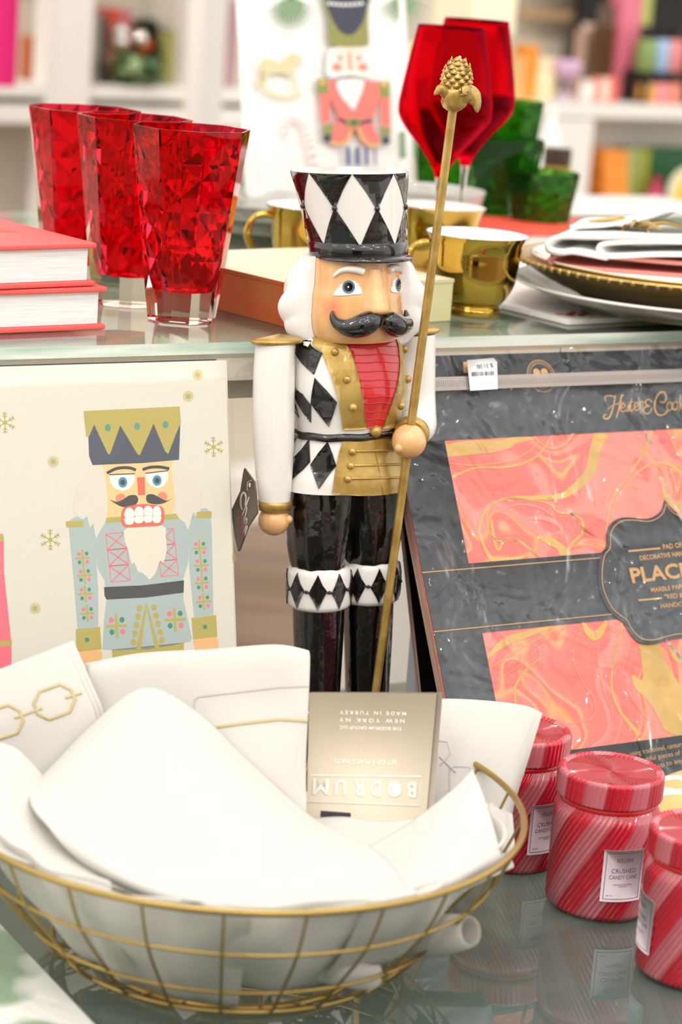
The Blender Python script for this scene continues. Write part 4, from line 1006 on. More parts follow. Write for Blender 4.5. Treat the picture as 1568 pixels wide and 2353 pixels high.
npk = empty('folded_napkin', (P1.x, P1.y, 0)); tag(npk, 'pink napkin folded beneath the white one on the gold-rimmed plate', 'napkin')
folded([(.12, -.02, zt+.001), (.04, -.02, zt+.001), (cx0+.012, -.02, zt+.002), (cx0, -.02, zt+.007), (cx0+.008, -.02, zt+.0125), (cx0+.05, -.02, zt+.010), (.0, -.02, zt+.009), (.06, -.02, zt+.012), (.12, -.02, zt+.012)], wdn, .10, .0035, 'napkin_pink', npk, sag=.001)
npw = empty('folded_napkin', (P1.x, P1.y, 0)); tag(npw, 'white napkin folded on top of the pink one, with a gold twig on it', 'napkin')
folded([(cx0+.050, -.02, zt+.0145), (cx0+.020, -.02, zt+.0185), (cx0+.006, -.02, zt+.0165), (cx0-.003, -.02, zt+.0185), (cx0+.008, -.02, zt+.026), (cx0+.05, -.02, zt+.028), (-.02, -.02, zt+.030), (.03, -.02, zt+.034), (.12, -.02, zt+.036)], wdn, .11, .0055, 'napkin_white', npw, sag=.0012)
folded([(.12, -.02, zt+.030), (.0, -.02, zt+.0215), (cx0+.055, -.02, zt+.0155), (cx0+.045, -.02, zt+.0175), (cx0+.05, -.02, zt+.0225), (.0, -.02, zt+.0285), (.12, -.02, zt+.037)], wdn, .11, .0045, 'napkin_white', npw, name='middle_fold', sag=.0006)
folded([(cx0+.01, -.02, zt+.0345), (cx0+.018, -.02, zt+.036), (cx0+.045, -.02, zt+.0385), (cx0+.075, -.02, zt+.044), (-.012, -.02, zt+.055), (.008, -.02, zt+.049), (.05, -.02, zt+.043), (.12, -.02, zt+.040)], wdn, .08, .004, 'napkin_white', npw, name='upper_fold', sag=.0012)
tw = empty('napkin_ring', mtx=Matrix.Translation(at(1462, 522, P1.y-.05))); 
b = MB()
for a, l in ((.1, .05), (1.2, .03), (2.4, .035), (3.3, .045), (4.4, .02), (5.3, .035)):
    b.tube([(0, 0, .002), (math.cos(a)*l*.5, math.sin(a)*l*.5, .006), (math.cos(a)*l, math.sin(a)*l, .003)], [.003, .0024, .0012], 8)
b.build('twigs', 'gilt', tw); b = MB().tube([(.012*math.cos(t), .004*math.sin(t), -.004+.006*math.sin(t)) for t in [2*math.pi*i/16 for i in range(16)]], .002, 8, closed=True); b.build('band', 'gilt', tw)
tag(tw, 'gold twig-shaped ring resting on the white napkin', 'napkin ring')
# red folder lying behind the plates
M['red_cover'] = mat('red_cover', (238, 84, 66), .5)
rb_ = empty('red_book', mtx=Matrix.Translation(Vector((at(1290, 590, 2.66).x, 2.66, ZS+.0006))) @ Matrix.Rotation(math.radians(25), 4, 'Z'))
MB().box((-.12, -.05, 0), (.12, .10, .0025)).box((-.12, -.05, .0228), (.12, .10, .0253)).build('cover', 'red_cover', rb_); MB().box((-.117, -.047, .0026), (.117, .097, .0227)).build('pages', 'paper_white', rb_)
tag(rb_, 'red book lying flat behind the plates and the short green tumbler', 'book')
# ================================================================== BOX, BOOKS, PLATTER behind
M['box_gold'] = mat('box_gold', (212, 206, 158), .4, metal=.15); M['box_shaded'] = vary(mat('box_shaded', (184, 92, 48), .45), (186, 74, 42), (176, 108, 56), 16); M['box_top'] = mat('box_top', (228, 222, 192), .4)  # shade on the left side is put into its brown colour
bz = ZS+.0006
bx = empty('gift_box', mtx=Matrix.Translation(on_z(690, 760, bz)) @ Matrix.Rotation(math.radians(42), 4, 'Z'))
b = MB().box((0, 0, 0), (.175, .20, .034)); b.m = [0, 0, 1, 1, 0, 0]
b.m[5] = 2; b.build('box_base', ['box_top', 'box_gold', 'box_shaded'], bx); b = MB().box((-.0006, -.0006, .0343), (.1756, .2006, .0375)); b.m = [0, 0, 1, 1, 0, 2]; b.build('lid', ['box_top', 'box_gold', 'box_shaded'], bx)
tag(bx, 'flat gold gift box with a rust-coloured side, behind the nutcracker\'s head', 'box')
# layered glass plates left of the box top
M['glass_plate'] = pane_mat('glass_plate', (236, 238, 234), ior=1.5, boost=2.0, haze=.35, hazecol=(236, 232, 222), refl_rough=.1, bump=(60, .6, .01, 2))
gp = at(590, 600, 2.55)
for k in range(3):
    o = empty('glass_dish', (gp.x, 2.60, ZS+.0006+.0135*k)); R = .098
    MB().lathe(catmull([(.001, .002), (.05, 0), (.06, .003), (R, .012), (R-.001, .0135), (.06, .006), (.001, .004)], 4), 48).build('dish_body', 'glass_plate', o)
    tag(o, 'frosted glass dish, %s of the stack behind the left gold teacup' % ('bottom one', 'middle one', 'top one')[k], 'dish', 'stacked glass dishes')
o = empty('glass_bowl', (at(575, 560, 2.85).x, 2.85, ZS+.0006)); MB().lathe(catmull([(.001, .003), (.04, 0), (.05, .006), (.085, .05), (.098, .085), (.096, .085), (.08, .05), (.04, .010), (.001, .008)], 4), 48).build('bowl_body', 'glass_plate', o)
tag(o, 'ridged silver-grey glass bowl beneath the left edge of the white platter', 'bowl')
# red books at left
def book(label, x, y, yaw, L, Dp, z, pz, rgbm='book_red'):
    p = on_z(x, y, z); r = empty('book', mtx=Matrix.Translation(p) @ Matrix.Rotation(math.radians(yaw), 4, 'Z'))
    t = .0042
    MB().box((-L, 0, 0), (0, Dp, t)).box((-L, 0, t+pz), (0, Dp, 2*t+pz)).box((-L, Dp-.003, t+.0002), (0, Dp, t+pz-.0002)).build('cover', rgbm, r, bevel=.0012)
    MB().box((-L+.004, .004, t+.0003), (-.006, Dp-.0035, t+pz-.0003)).build('pages', 'pages_mat', r)
    tag(r, label, 'book'); return r, z+2*t+pz
M['pages_mat'] = vary(mat('pages_mat', (240, 240, 242), .7), (226, 226, 228), (248, 248, 250), 60, stretch=(.3, .3, 22))
r1, zn = book('coral red book lying at the bottom of the two at the left edge', 243, 757, 37, .26, .20, ZS+.0004, .0265)
r2, zn2 = book('coral red book on top of the other one at the left edge', 219, 657, 40, .25, .20, zn+.0006, .0265)
dd = Deco(lambda u, v, off: (u, v, .0042*2+.0265+off)); M['ink_green'] = mat('ink_green', (150, 140, 90), .6); M['ink_rust'] = mat('ink_rust', (226, 70, 56), .6)
for i in range(4): dd.line(catmull([(-.12+.03*k, .07+.008*i+.004*math.sin(k+i), ) for k in range(4)], 4), .0012, i % 2, .0002, px=False)
for k in range(7): dd.disc(-.13-.01*k, .06+.006*(k % 3), .004, .003, k % 2, .0003, px=False)
dd.build('cover_drawing', ['ink_rust', 'ink_green'], r2)
# platter with painted soldier
def rr_pts(w, h, r, n=8, x0=0, z0=0):
    pts = []
    for cx_, cz_, a in ((w/2-r, h-r, 0), (-w/2+r, h-r, 90), (-w/2+r, r, 180), (w/2-r, r, 270)):
        for k in range(n+1): t = math.radians(a+90*k/n); pts.append((x0+cx_+r*math.cos(t), z0+cz_+r*math.sin(t)))
    return pts
PLN = math.radians(14); pbase = at(770, 560, 2.72)
u = Vector((-math.sin(YAW)*math.sin(PLN), math.cos(YAW)*math.sin(PLN), math.cos(PLN)))
mp = Matrix((A, u.cross(A), u)).transposed().to_4x4(); mp.translation = Vector((pbase.x, 2.72, ZS+.012))
pb = Board(mp); xa = pb.un(549, 150)[0]; xb_ = pb.un(952, 400)[0]; zb_ = pb.un(750, 505)[1]
w = xb_-xa; cxp = (xa+xb_)/2
pf = empty('platter', mtx=mp @ Matrix.Translation((cxp, 0, zb_))); tag(pf, 'tall white ceramic platter painted with a toy soldier, standing behind the hat', 'platter')
b = MB(); hP = .46
ringsP = [(rr_pts(w, hP, .035), 0), (rr_pts(w-.004, hP-.004, .034, z0=.002), -.004), (rr_pts(w-.03, hP-.03, .028, z0=.015), .002), (rr_pts(w-.05, hP-.05, .022, z0=.025), .008)]
b.grid([[(x, y, z) for x, z in r] for r, y in ringsP], 0, True); fr_ = [(x, .008, z) for x, z in ringsP[-1][0]]; b.add(fr_, [tuple(range(len(fr_)))], 0, False)
b.grid([[(x, 0, z) for x, z in ringsP[0][0]], [(x, .012, z) for x, z in rr_pts(w-.04, hP-.04, .03, z0=.02)]], 0, True)
bk = [(x, .012, z) for x, z in rr_pts(w-.04, hP-.04, .03, z0=.02)]; b.add(bk, [tuple(range(len(bk)))], 0, False)
M['platter_white'] = mat('platter_white', (236, 237, 234), .12, coat=.8, bump=(14, .3, .004))
b.build('platter_body', 'platter_white', pf)
st_ = MB().tube([(-.06, -.02, -zb_-.010), (-.06, -.02, -.003), (-.06, .02, -.003), (-.06, .06, .12)], .003, 8).tube([(.06, -.02, -zb_-.010), (.06, -.02, -.003), (.06, .02, -.003), (.06, .06, .12)], .003, 8).tube([(-.06, .06, .12), (.06, .06, .12)], .003, 8)
sto = st_.build('wire_stand', 'brass_wire', pf)
PAm = Board(mp @ Matrix.Translation((cxp, .0078, zb_)))
pcs = dict(navy=(38, 42, 66), olive=(136, 136, 60), coral=(238, 112, 102), skin=(240, 214, 200), hair=(226, 226, 224), blue=(60, 72, 130), yolk=(228, 176, 90), cheek=(240, 132, 112), pine=(120, 150, 110), gilt=(212, 200, 154), cane=(240, 176, 170), white=(240, 240, 238))
PK = list(pcs); 
for k in PK: M['paint_'+k] = mat('paint_'+k, pcs[k], .25, coat=.6)
def Z5(pts): return [(540+x/3.409, y/3.409) for x, y in pts]
def pp(pts, c_, off=.0004, sm=True): PAm.poly(Z5(catmull(pts, 4, True) if sm else pts), PK.index(c_), off)
def pln(pts, w_, c_, off=.0005): PAm.line(Z5(pts), w_/3.409, PK.index(c_), off)
def pd_(x, y, rx, ry, c_, off=.0006): (X, Y), = Z5([(x, y)]); PAm.disc(X, Y, rx/3.409, ry/3.409, PK.index(c_), off)
pp([(672, -60), (680, 60), (705, 160), (708, 300), (720, 350), (800, 378), (920, 380), (1000, 372), (1022, 330), (1015, 200), (1018, 60), (1020, -60)], 'olive')
pp([(695, -60), (690, 20), (700, 80), (740, 170), (790, 250), (850, 284), (910, 270), (970, 190), (1000, 90), (1005, -60)], 'navy', .0006)
for k in range(8): pd_(712+36*k, 38+10*math.sin(k*.45), 15, 13, 'white', .0008)
pp([(700, 420), (750, 380), (1000, 378), (1050, 430), (1070, 520), (1060, 610), (1000, 620), (880, 600), (740, 620), (690, 590), (690, 500)], 'hair')
pp([(760, 385), (990, 385), (990, 560), (870, 600), (760, 560)], 'skin', .0006, False)
for x in (797, 942): pd_(x, 466, 14, 16, 'navy', .0008)
for x in (770, 975): pd_(x, 535, 38, 30, 'cheek', .0008)
pln([(868, 420), (876, 560)], 22, 'cheek', .0007); pln([(800, 580), (840, 592), (875, 580), (910, 592), (960, 578)], 24, 'white', .0009)
pp([(700, 640), (780, 640), (900, 700), (980, 640), (1100, 650), (1110, 760), (1050, 940), (1060, 1000), (1110, 1120), (1060, 1150), (1000, 1140), (930, 1020), (880, 1040), (830, 1130), (730, 1120), (750, 980), (780, 900), (700, 740)], 'coral', .0005, False)
pp([(780, 640), (970, 630), (970, 720), (920, 840), (900, 870), (850, 820), (790, 740)], 'hair', .0007)
pp([(640, 740), (715, 740), (720, 960), (655, 980)], 'coral', .0005, False); pp([(1115, 770), (1185, 770), (1190, 1000), (1120, 1000)], 'coral', .0005, False)
pp([(615, 625), (690, 625), (715, 740), (640, 750), (615, 690)], 'olive', .0007, False); pp([(1090, 645), (1185, 645), (1185, 780), (1110, 770)], 'olive', .0007, False)
pd_(655, 655, 22, 18, 'yolk', .0009); pd_(1140, 670, 24, 20, 'yolk', .0009)
pp([(655, 985), (740, 985), (735, 1060), (670, 1060)], 'olive', .0007, False); pp([(1110, 1005), (1190, 1005), (1190, 1075), (1120, 1075)], 'olive', .0007, False)
pd_(693, 1090, 30, 32, 'navy', .0006); pd_(1155, 1108, 34, 34, 'navy', .0006)
pln([(780, 935), (850, 975), (940, 975), (1050, 950)], 28, 'navy', .0008); pp([(840, 940), (950, 930), (955, 1005), (845, 1005)], 'olive', .0010, False); pd_(903, 970, 22, 18, 'navy', .0012)
pln([(725, 1120), (780, 1140), (850, 1120), (885, 1030)], 22, 'yolk', .0007); pln([(935, 1015), (975, 1100), (1030, 1150), (1105, 1140)], 24, 'yolk', .0007)
for x, w_ in ((855, 30), (930, 34), (1000, 26), (1068, 14)): pln([(x, 1160), (x+4, 1300)], w_, 'blue', .0007)
# rocking horse, candy cane, pine sprays, ornament, present
pp([(190, 480), (260, 475), (320, 500), (370, 490), (390, 440), (450, 430), (500, 470), (500, 510), (450, 510), (430, 560), (420, 600), (330, 580), (240, 590), (220, 640), (180, 640)], 'gilt', .0004)
pln(catmull([(135, 630), (190, 690), (270, 745), (360, 770), (440, 765), (500, 740)], 5), 26, 'gilt', .0004); pln([(200, 560), (185, 680)], 22, 'gilt', .0004); pln([(430, 580), (455, 740)], 22, 'gilt', .0004)
cn = catmull([(375, 1090), (372, 1000), (400, 945), (460, 940), (510, 990), (540, 1080), (570, 1180), (600, 1310)], 4)
for k in range(len(cn)-1): pln([cn[k], cn[k+1]], 44, 'cane' if k % 2 else 'white', .0004)
for ox, oy, sg in ((420, -40, 1), (1300, -60, 1)):
    for k in range(34):
        a = math.radians(25+130*k/33); l = 230+60*math.sin(k*2.1); sx = ox+(k-17)*4
        pln([(sx, oy), (sx+math.cos(a)*l, oy+math.sin(a)*l)], 9, 'pine', .0004+.00002*(k % 5))
pp([(1400, 310), (1320, 360), (1280, 450), (1300, 560), (1340, 600), (1400, 620), (1500, 560), (1500, 380)], 'gilt', .0004)
pp([(1260, 1040), (1400, 1030), (1400, 1250), (1265, 1240)], 'pine', .0004, False)
PAm.build('painted_decoration', ['paint_'+k for k in PK], pf)
# ================================================================== NUTCRACKER
NB = on_z(785, 1835, 0); NB.z = .0006
ax = (at(803, 385, NB.y+.020) - NB).normalized()
Xn = (A - ax*A.dot(ax)).normalized(); Yn = ax.cross(Xn)
mn = Matrix((Xn, Yn, ax)).transposed().to_4x4(); mn.translation = NB
nut = empty('nutcracker', mtx=mn); tag(nut, 'nutcracker figure in a black and white harlequin coat and tall hat, holding a gold staff', 'figurine')
def nz(row):
    lo, hi = -.05, .7
    for _ in range(40):
        m_ = (lo+hi)/2
        if project(mn @ Vector((0, 0, m_)))[1] > row: lo = m_
        else: hi = m_
    return lo
def mpp(row): p = project(mn @ Vector((0, 0, nz(row)))); q = project((mn @ Vector((0, 0, nz(row)))) + Vector((.01, 0, 0))); return .01/(q[0]-p[0])
co, si = math.cos(YAW), math.sin(YAW)
# ---- base and boots
b = MB(); b.lathe([(.001, 0), (.062, 0), (.064, .003), (.064, .013), (.061, .016), (.001, .016)], 48, ey=.8); b.build('round_base', 'gloss_white', nut)
zc0, zc1 = nz(1386), nz(1290)
hl_ = .0238
def leg(sx):
    S = Surf(smooth_keys([(.016, sx*hl_, -.006, .019, .024), (.04, sx*hl_, 0, .018, .020), (.09, sx*hl_, 0, .0185, .0185), (.14, sx*hl_*1.0, 0, .0205, .0205), (zc0+.004, sx*hl_, 0, .0215, .0215)]), mn,
             wob=lambda th, z: .02*math.sin(5*th+sx)+.012*math.sin(9*th+40*z))
    b = MB(); S.mesh(b, 0, 48, step=.004); b.build('boot', 'trouser_black', nut)
leg(-1); leg(1)
def cuff_(sx):
    zm = (zc0+zc1)/2; hh = (zc1-zc0)/2; R = .0268 if sx < 0 else .0262
    S = Surf(smooth_keys([(zc0, sx*hl_, 0, R*.86, R*.86), (zc0+.002, sx*hl_, 0, R*.97, R*.97), (zm-.006, sx*hl_, 0, R, R), (zm+.006, sx*hl_, 0, R*1.01, R*1.01), (zc1-.003, sx*hl_, 0, R*.97, R*.97), (zc1, sx*hl_, 0, R*.84, R*.84)]), mn)
    b = MB(); S.mesh(b, 0, 64, step=.002); o = b.build('knee_cuff', 'gloss_white', nut)
    d_ = Deco(S.map, S.unpx, cu=.12, cv=.01); n_ = 9; off0 = -.56 if sx < 0 else -.20
    for k in range(n_):
        th = off0 + 2*math.pi*k/n_ - math.radians(31)*0 ; w_ = .28; h_ = hh*.84
        d_.poly([(th, zm+h_), (th+w_*.5, zm+h_*.42), (th+w_, zm+.001), (th+w_*.45, zm-h_*.5), (th, zm-h_), (th-w_*.5, zm-h_*.48), (th-w_, zm-.001), (th-w_*.5, zm+h_*.45)], 0, .0010, px=False, thick=.0012)
        tb = th+math.pi/n_; p_ = S.map(tb, zm, .0006); d_.mb.sphere(p_, .0016, 0, 8, 6)
        d_.mb.tube([S.map(th+w_*.8, zm, .0006), S.map(tb, zm, .0008), S.map(tb+math.pi/n_-w_*.8, zm, .0006)], .0007, 6)
    d_.build('diamond_band', ['gloss_black'], o)
cuff_(-1); cuff_(1)
# ---- trousers
ztr = nz(1120)
b = MB()
for sx in (-1, 1):
    S = Surf(smooth_keys([(zc1-.006, sx*hl_, 0, .0215, .0215), (zc1+.004, sx*hl_, 0, .0245, .0245), (zc1+.02, sx*hl_, 0, .0265, .0275), (zc1+.045, sx*(hl_-.0015), 0, .0275, .0305), (ztr+.006, sx*(hl_-.003), 0, .0285, .032)]), mn,
             wob=lambda th, z: .025*math.sin(6*th+2*sx+12*z)+.014*math.sin(13*th+60*z))
    S.mesh(b, 0, 64, step=.003)
b.build('trousers', 'trouser_black', nut)
# ---- coat: skirt and torso
zh, zw0, zw1, zs_ = nz(1113), nz(1000), nz(981), nz(772)
def fx(px_half, row): return px_half*mpp(row)
coat = Surf(smooth_keys([
    (zh-.001, 0, .000, .0535, .0400), (zh+.010, 0, -.001, .0515, .0390), (lerp(zh, zw0, .5), 0, -.001, .0485, .0368), (zw0, 0, -.001, .0445, .0340),
    (zw1, 0, -.001, .0440, .0335), (zw1+.016, 0, -.002, .0465, .0355), (nz(900), 0, -.003, .0490, .0380), (nz(850), 0, -.002, .0485, .0372), (nz(800), 0, 0, .0470, .0335),
    (nz(782), 0, 0, .0450, .0310), (zs_, 0, 0, .0370, .0270), (zs_+.004, 0, 0, .0280, .0240)], 5), mn)
b = MB(); coat.mesh(b, 0, 96, step=.002); coat_o = b.build('coat', 'gloss_white', nut)
cd = Deco(coat.map, coat.unpx, cu=.10, cv=.012)
def ZA(pts): return [(560+x/3.136, 360+y/3.136) for x, y in pts]      # from the close view of the upper body
def ZB(pts): return [(520+x/2.8, 1000+y/2.8) for x, y in pts]        # from the close view of the lower body
dia = [ZA([(420, 1310), (495, 1325), (572, 1415), (545, 1480), (512, 1568), (440, 1500), (374, 1405), (390, 1370)]),
       ZA([(520, 1592), (600, 1680), (676, 1770), (650, 1860), (618, 1946), (560, 1870), (492, 1780), (500, 1700)]),
       ZA([(366, 1655), (430, 1710), (490, 1790), (492, 1916), (440, 1850), (392, 1770), (362, 1700)]),
       ZA([(344, 1722), (375, 1790), (404, 1880), (384, 1852), (345, 1800)]),
       ZB([(655, 40), (688, 120), (710, 195), (660, 260), (600, 345), (575, 270), (546, 190), (600, 110)]),
       ZB([(540, 25), (544, 170), (500, 220), (415, 300), (412, 200), (440, 145), (490, 90)]),
       ZB([(462, 0), (420, 60), (394, 160), (392, 70), (430, 20)])]
for q in dia: cd.poly(q, 0, .0010, thick=.0014)
# the same harlequin carried round the unseen back and far side
for th in (math.pi*.62, math.pi*.82, math.pi*1.02, math.pi*1.22):
    for zz, hh in ((nz(830), .020), (nz(925), .020), (nz(1060), .020)):
        cd.poly([(th, zz+hh), (th+.19, zz), (th, zz-hh), (th-.19, zz)], 0, .0010, px=False, thick=.0012)
cd.build('harlequin_diamonds', ['gloss_black'], coat_o)
# vest
vd = Deco(coat.map, coat.unpx, cu=.08, cv=.006)
vd.poly(ZA([(722, 1290), (1060, 1290), (1085, 1330), (1110, 1480), (1098, 1600), (1070, 1720), (1030, 1840), (990, 1955), (878, 1955), (862, 1840), (838, 1660), (800, 1480), (765, 1380)]), 0, .0012, thick=.0016)
vest = vd.build('vest', ['red_paint'], nut)
b = MB()
for ly, x0, x1 in ((1362, 762, 1095), (1425, 785, 1104), (1480, 800, 1110), (1545, 818, 1106), (1608, 832, 1098), (1660, 842, 1088), (1728, 852, 1068), (1775, 858, 1052), (1836, 864, 1030), (1890, 872, 1008)):
    q = [coat.unpx(*ZA([(lerp(x0, x1, t/8), ly+4*math.sin(t))])[0]) for t in range(9)]
    b.tube([coat.map(a, z, .0014) for a, z in q], .0005, 6)
b.build('ribbing', 'red_groove', vest)
# lapels
ldk = Deco(coat.map, coat.unpx, cu=.08, cv=.006)
ldk.poly(ZA([(505, 1262), (600, 1272), (735, 1300), (770, 1400), (805, 1500), (838, 1660), (862, 1830), (878, 1960), (715, 1966), (690, 1760), (640, 1580), (570, 1400), (520, 1310)]), 0, .0022, thick=.0026)
lap = ldk.build('lapel', ['gold_paint'], nut)
def buttons(par, pts, r):
    for x, y in pts:
        a, z = coat.unpx(x, y); b = MB(); b.sphere(coat.map(a, z, .0026), r, 0, 14, 10); b.build('button', 'gold_paint', par)
buttons(lap, ZA([(663, 1402), (744, 1602), (785, 1802)]), .0034)
ldk = Deco(coat.map, coat.unpx, cu=.06, cv=.006)
th0 = coat.unpx(*ZA([(1110, 1480)])[0])
ldk.poly(ZA([(1050, 1290), (1150, 1300), (1185, 1400), (1196, 1500), (1194, 1640), (1160, 1780), (1100, 1950), (985, 1958), (1030, 1840), (1070, 1720), (1098, 1600), (1110, 1480), (1085, 1330)]), 0, .0022, thick=.0026)
lap = ldk.build('lapel', ['gold_paint'], nut)
buttons(lap, ZA([(1165, 1390), (1160, 1605), (1112, 1795)]), .0034)
# belt and buckle
b = MB(); rows = []
for z, o_ in ((zw0+.0006, .0002), (zw0+.0012, .0020), ((zw0+zw1)/2, .0026), (zw1-.0008, .0020), (zw1, .0002)):
    rows.append([coat.map(2*math.pi*i/80, z+.0012*math.sin(i*.7)*.3, o_) for i in range(80)])
b.grid(rows, 0, True); b.build('belt', 'gloss_black', nut)
a_, z_ = coat.unpx(858, 990); b = MB(); b.sphere(coat.map(a_, z_, .0030), .0050, 0, 18, 12); b.build('belt_boss', 'gold_paint', nut)
# skirt front panel with three frogs
fd = Deco(coat.map, coat.unpx, cu=.08, cv=.008)
fd.poly([ZB([p])[0] for p in ((752, 28), (1000, 20), (1180, 30), (1215, 190), (1228, 300), (1170, 345), (1095, 368), (980, 385), (860, 388), (740, 380), (684, 372), (700, 250), (725, 120))], 0, .0016, thick=.0020)
fp = fd.build('skirt_panel', ['gold_paint'], nut)
for y0, y1, x0, x1 in ((101, 95, 809, 1060), (193, 186, 799, 1100), (277, 270, 781, 1110)):
    q = [coat.unpx(*ZB([(lerp(x0, x1, t/8), lerp(y0, y1, t/8))])[0]) for t in range(9)]
    b = MB().tube([coat.map(a, z, .0020) for a, z in q], .0011, 8); b.sphere(coat.map(*q[0], .0024), .0032, 0, 12, 8); b.build('frog_fastening', 'gold_paint', fp)
b = MB().tube([coat.map(*coat.unpx(*ZB([p])[0]), .0017) for p in ((945, 30), (955, 120), (975, 230), (995, 340), (1000, 382))], .0004, 6); b.build('panel_seam', 'gold_paint', fp)
# ---- arms
M['shoulder'] = M['gold_paint']
def epaulette(sx):
    b = MB(); z = nz(775) if sx < 0 else nz(770)
    rows = []
    for zz, k in ((z-.0012, .93), (z+.0003, 1), (z+.0018, .98), (z+.0035, .70), (z+.0046, .3)):
        row = []
        for i in range(48):
            a = 2*math.pi*i/48; x = .0225*math.cos(a); y = .0165*math.sin(a)
            row.append((sx*.0655 + x*k, y*k, zz + .0015*math.sin(a*2)*(1-k)))
        rows.append(row)
    b.grid(rows, 0, True); b.add(rows[0], [tuple(range(48))], 0); b.add(rows[-1], [tuple(range(48))], 0); b.build('epaulette', 'gold_paint', nut)
epaulette(-1); epaulette(1)
zsh = nz(776)-.0003; zcu = nz(1134)
S = Surf(smooth_keys([(zcu, -.0665, 0, .0130, .0130), (zcu+.03, -.0672, 0, .0158, .0150), (nz(950), -.0680, 0, .0175, .016), (nz(830), -.0675, 0, .0168, .0158), (zsh, -.0665, 0, .0160, .0150)]), mn)
b = MB(); S.mesh(b, 0, 48, step=.004); arm = b.build('arm', 'gloss_white', nut)
b = MB().lathe([(.0120, zcu+.0006), (.0141, zcu), (.0143, zcu-.003), (.0130, zcu-.0075), (.0105, zcu-.0085)], 40, cx=-.0665); b.build('cuff', 'gold_paint', arm)
b = MB().sphere((-.0668, 0, zcu-.0165), .0131, 0, 28, 18, (1, 1, .94))
b.sphere((-.0580, -.008, zcu-.0150), .0038, 0, 12, 8); b.build('hand', 'skin_paint', arm)
# bent arm holding the staff
hand_w = at(940, 1014, NB.y-.014); hl = mn.inverted() @ hand_w
b = MB(); pth = catmull([(.0665, 0, zsh), (.0672, 0, nz(850)), (.0678, .000, nz(915)), (.0668, -.004, nz(965)), (.0610, -.014, nz(985)), (.0520, -.022, nz(990)), (lerp(.0520, hl.x, .45), lerp(-.022, hl.y, .45), lerp(nz(990), hl.z+.004, .4))], 6)
n_ = len(pth); b.tube(pth, [lerp(.0160, .0155, min(i/n_*2, 1)) if i < n_*.6 else lerp(.0155, .0125, (i/n_-.6)/.4) for i in range(n_)], 28); arm2 = b.build('arm', 'gloss_white', nut)
dr = (Vector(hl)-Vector(pth[-1])).normalized(); cpos = Vector(pth[-1])
b = MB().tube([cpos-dr*.002, cpos-dr*.001, cpos+dr*.004, cpos+dr*.0055], [.0120, .0146, .0146, .0118], 32); b.build('cuff', 'gold_paint', arm2)
b = MB().sphere(hl, .0142, 0, 28, 18); b.sphere(hl+Vector((-.0115, -.004, -.004)), .0042, 0, 12, 8); hnd = b.build('hand', 'skin_paint', arm2)
# ---- head
zch, zhb = nz(765), nz(596)
hcx, hcy = .0022, -.0088
fz = lambda t: lerp(zch, zhb, t)
head = Surf(smooth_keys([(zch-.004, hcx, hcy, .0335, .0325), (zch+.001, hcx, hcy, .0365, .0355), (fz(.2), hcx, hcy, .0388, .0378), (fz(.45), hcx, hcy, .0384, .0372), (fz(.56), hcx, hcy, .0380, .0366), (fz(.66), hcx, hcy, .0368, .0354), (fz(.8), hcx, hcy, .0362, .0352), (zhb+.003, hcx, hcy, .0355, .0345)], 4), mn)
b = MB(); head.mesh(b, 0, 80, step=.002); 
hm = M['skin_paint']
# rosy cheeks are painted on: pink blended in by distance from two points
nt = mat('face_paint', (232, 180, 122), .28, coat=.9, bump=(40, .06, .002)); M['face_paint'] = nt; ntt = nt.node_tree; L = ntt.links.new
tc = ntt.nodes.new('ShaderNodeTexCoord'); cl, cr = head.unpx(764, 712), None
ath, az = cl; nth = head.unpx(866, 700)[0]; prev = None
for sgn in (0, 1):
    th = ath if not sgn else 2*nth-ath; pc_ = head.map(th, az, 0)
    dn = ntt.nodes.new('ShaderNodeVectorMath'); dn.operation = 'DISTANCE'; dn.inputs[1].default_value = pc_; L(tc.outputs['Object'], dn.inputs[0])
    mr_ = ntt.nodes.new('ShaderNodeMapRange'); mr_.inputs['From Min'].default_value = .002; mr_.inputs['From Max'].default_value = .013; mr_.inputs['To Min'].default_value = .85; mr_.inputs['To Max'].default_value = 0
    L(dn.outputs['Value'], mr_.inputs['Value']); mxn = ntt.nodes.new('ShaderNodeMix'); mxn.data_type = 'RGBA'; L(mr_.outputs[0], mxn.inputs['Factor'])
    if prev is None: mxn.inputs['A'].default_value = lin((232, 180, 122))
    else: L(prev, mxn.inputs['A'])
    mxn.inputs['B'].default_value = lin((240, 128, 84)); prev = mxn.outputs['Result']
L(prev, bsdf(nt).inputs['Base Color'])
head_o = b.build('head', 'face_paint', nut)
def ZF(pts): return [(680+x/5.6, 560+y/5.6) for x, y in pts]
nosepx = ZF([(1100, 600)])[0]
# nose: a tapering wedge
def mirr(p): return (2*nth-p[0], p[1])
zn1, zn0 = head.unpx(*ZF([(1075, 325)])[0])[1], head.unpx(*ZF([(1120, 905)])[0])[1]
rows = []
for k in range(13):
    t = k/12; z = lerp(zn0, zn1, t); hw = lerp(.0068, .0040, t)/.037; pr = lerp(.0135, .0030, t**.8); 
    if k == 0: pr = .006
    sec = []
    for a, o_ in ((-1.7, -.0004), (-1.0, pr*.55), (-.72, pr*.95), (0, pr), (.72, pr*.95), (1.0, pr*.55), (1.7, -.0004)): sec.append(head.map(nth-.03+a*hw, z, o_))
    rows.append(sec)
b = MB().grid(rows, 0, False, True); b.add(rows[0], [tuple(range(7))], 0); b.add(rows[-1], [tuple(range(7))], 0); b.build('nose', 'face_paint', head_o)
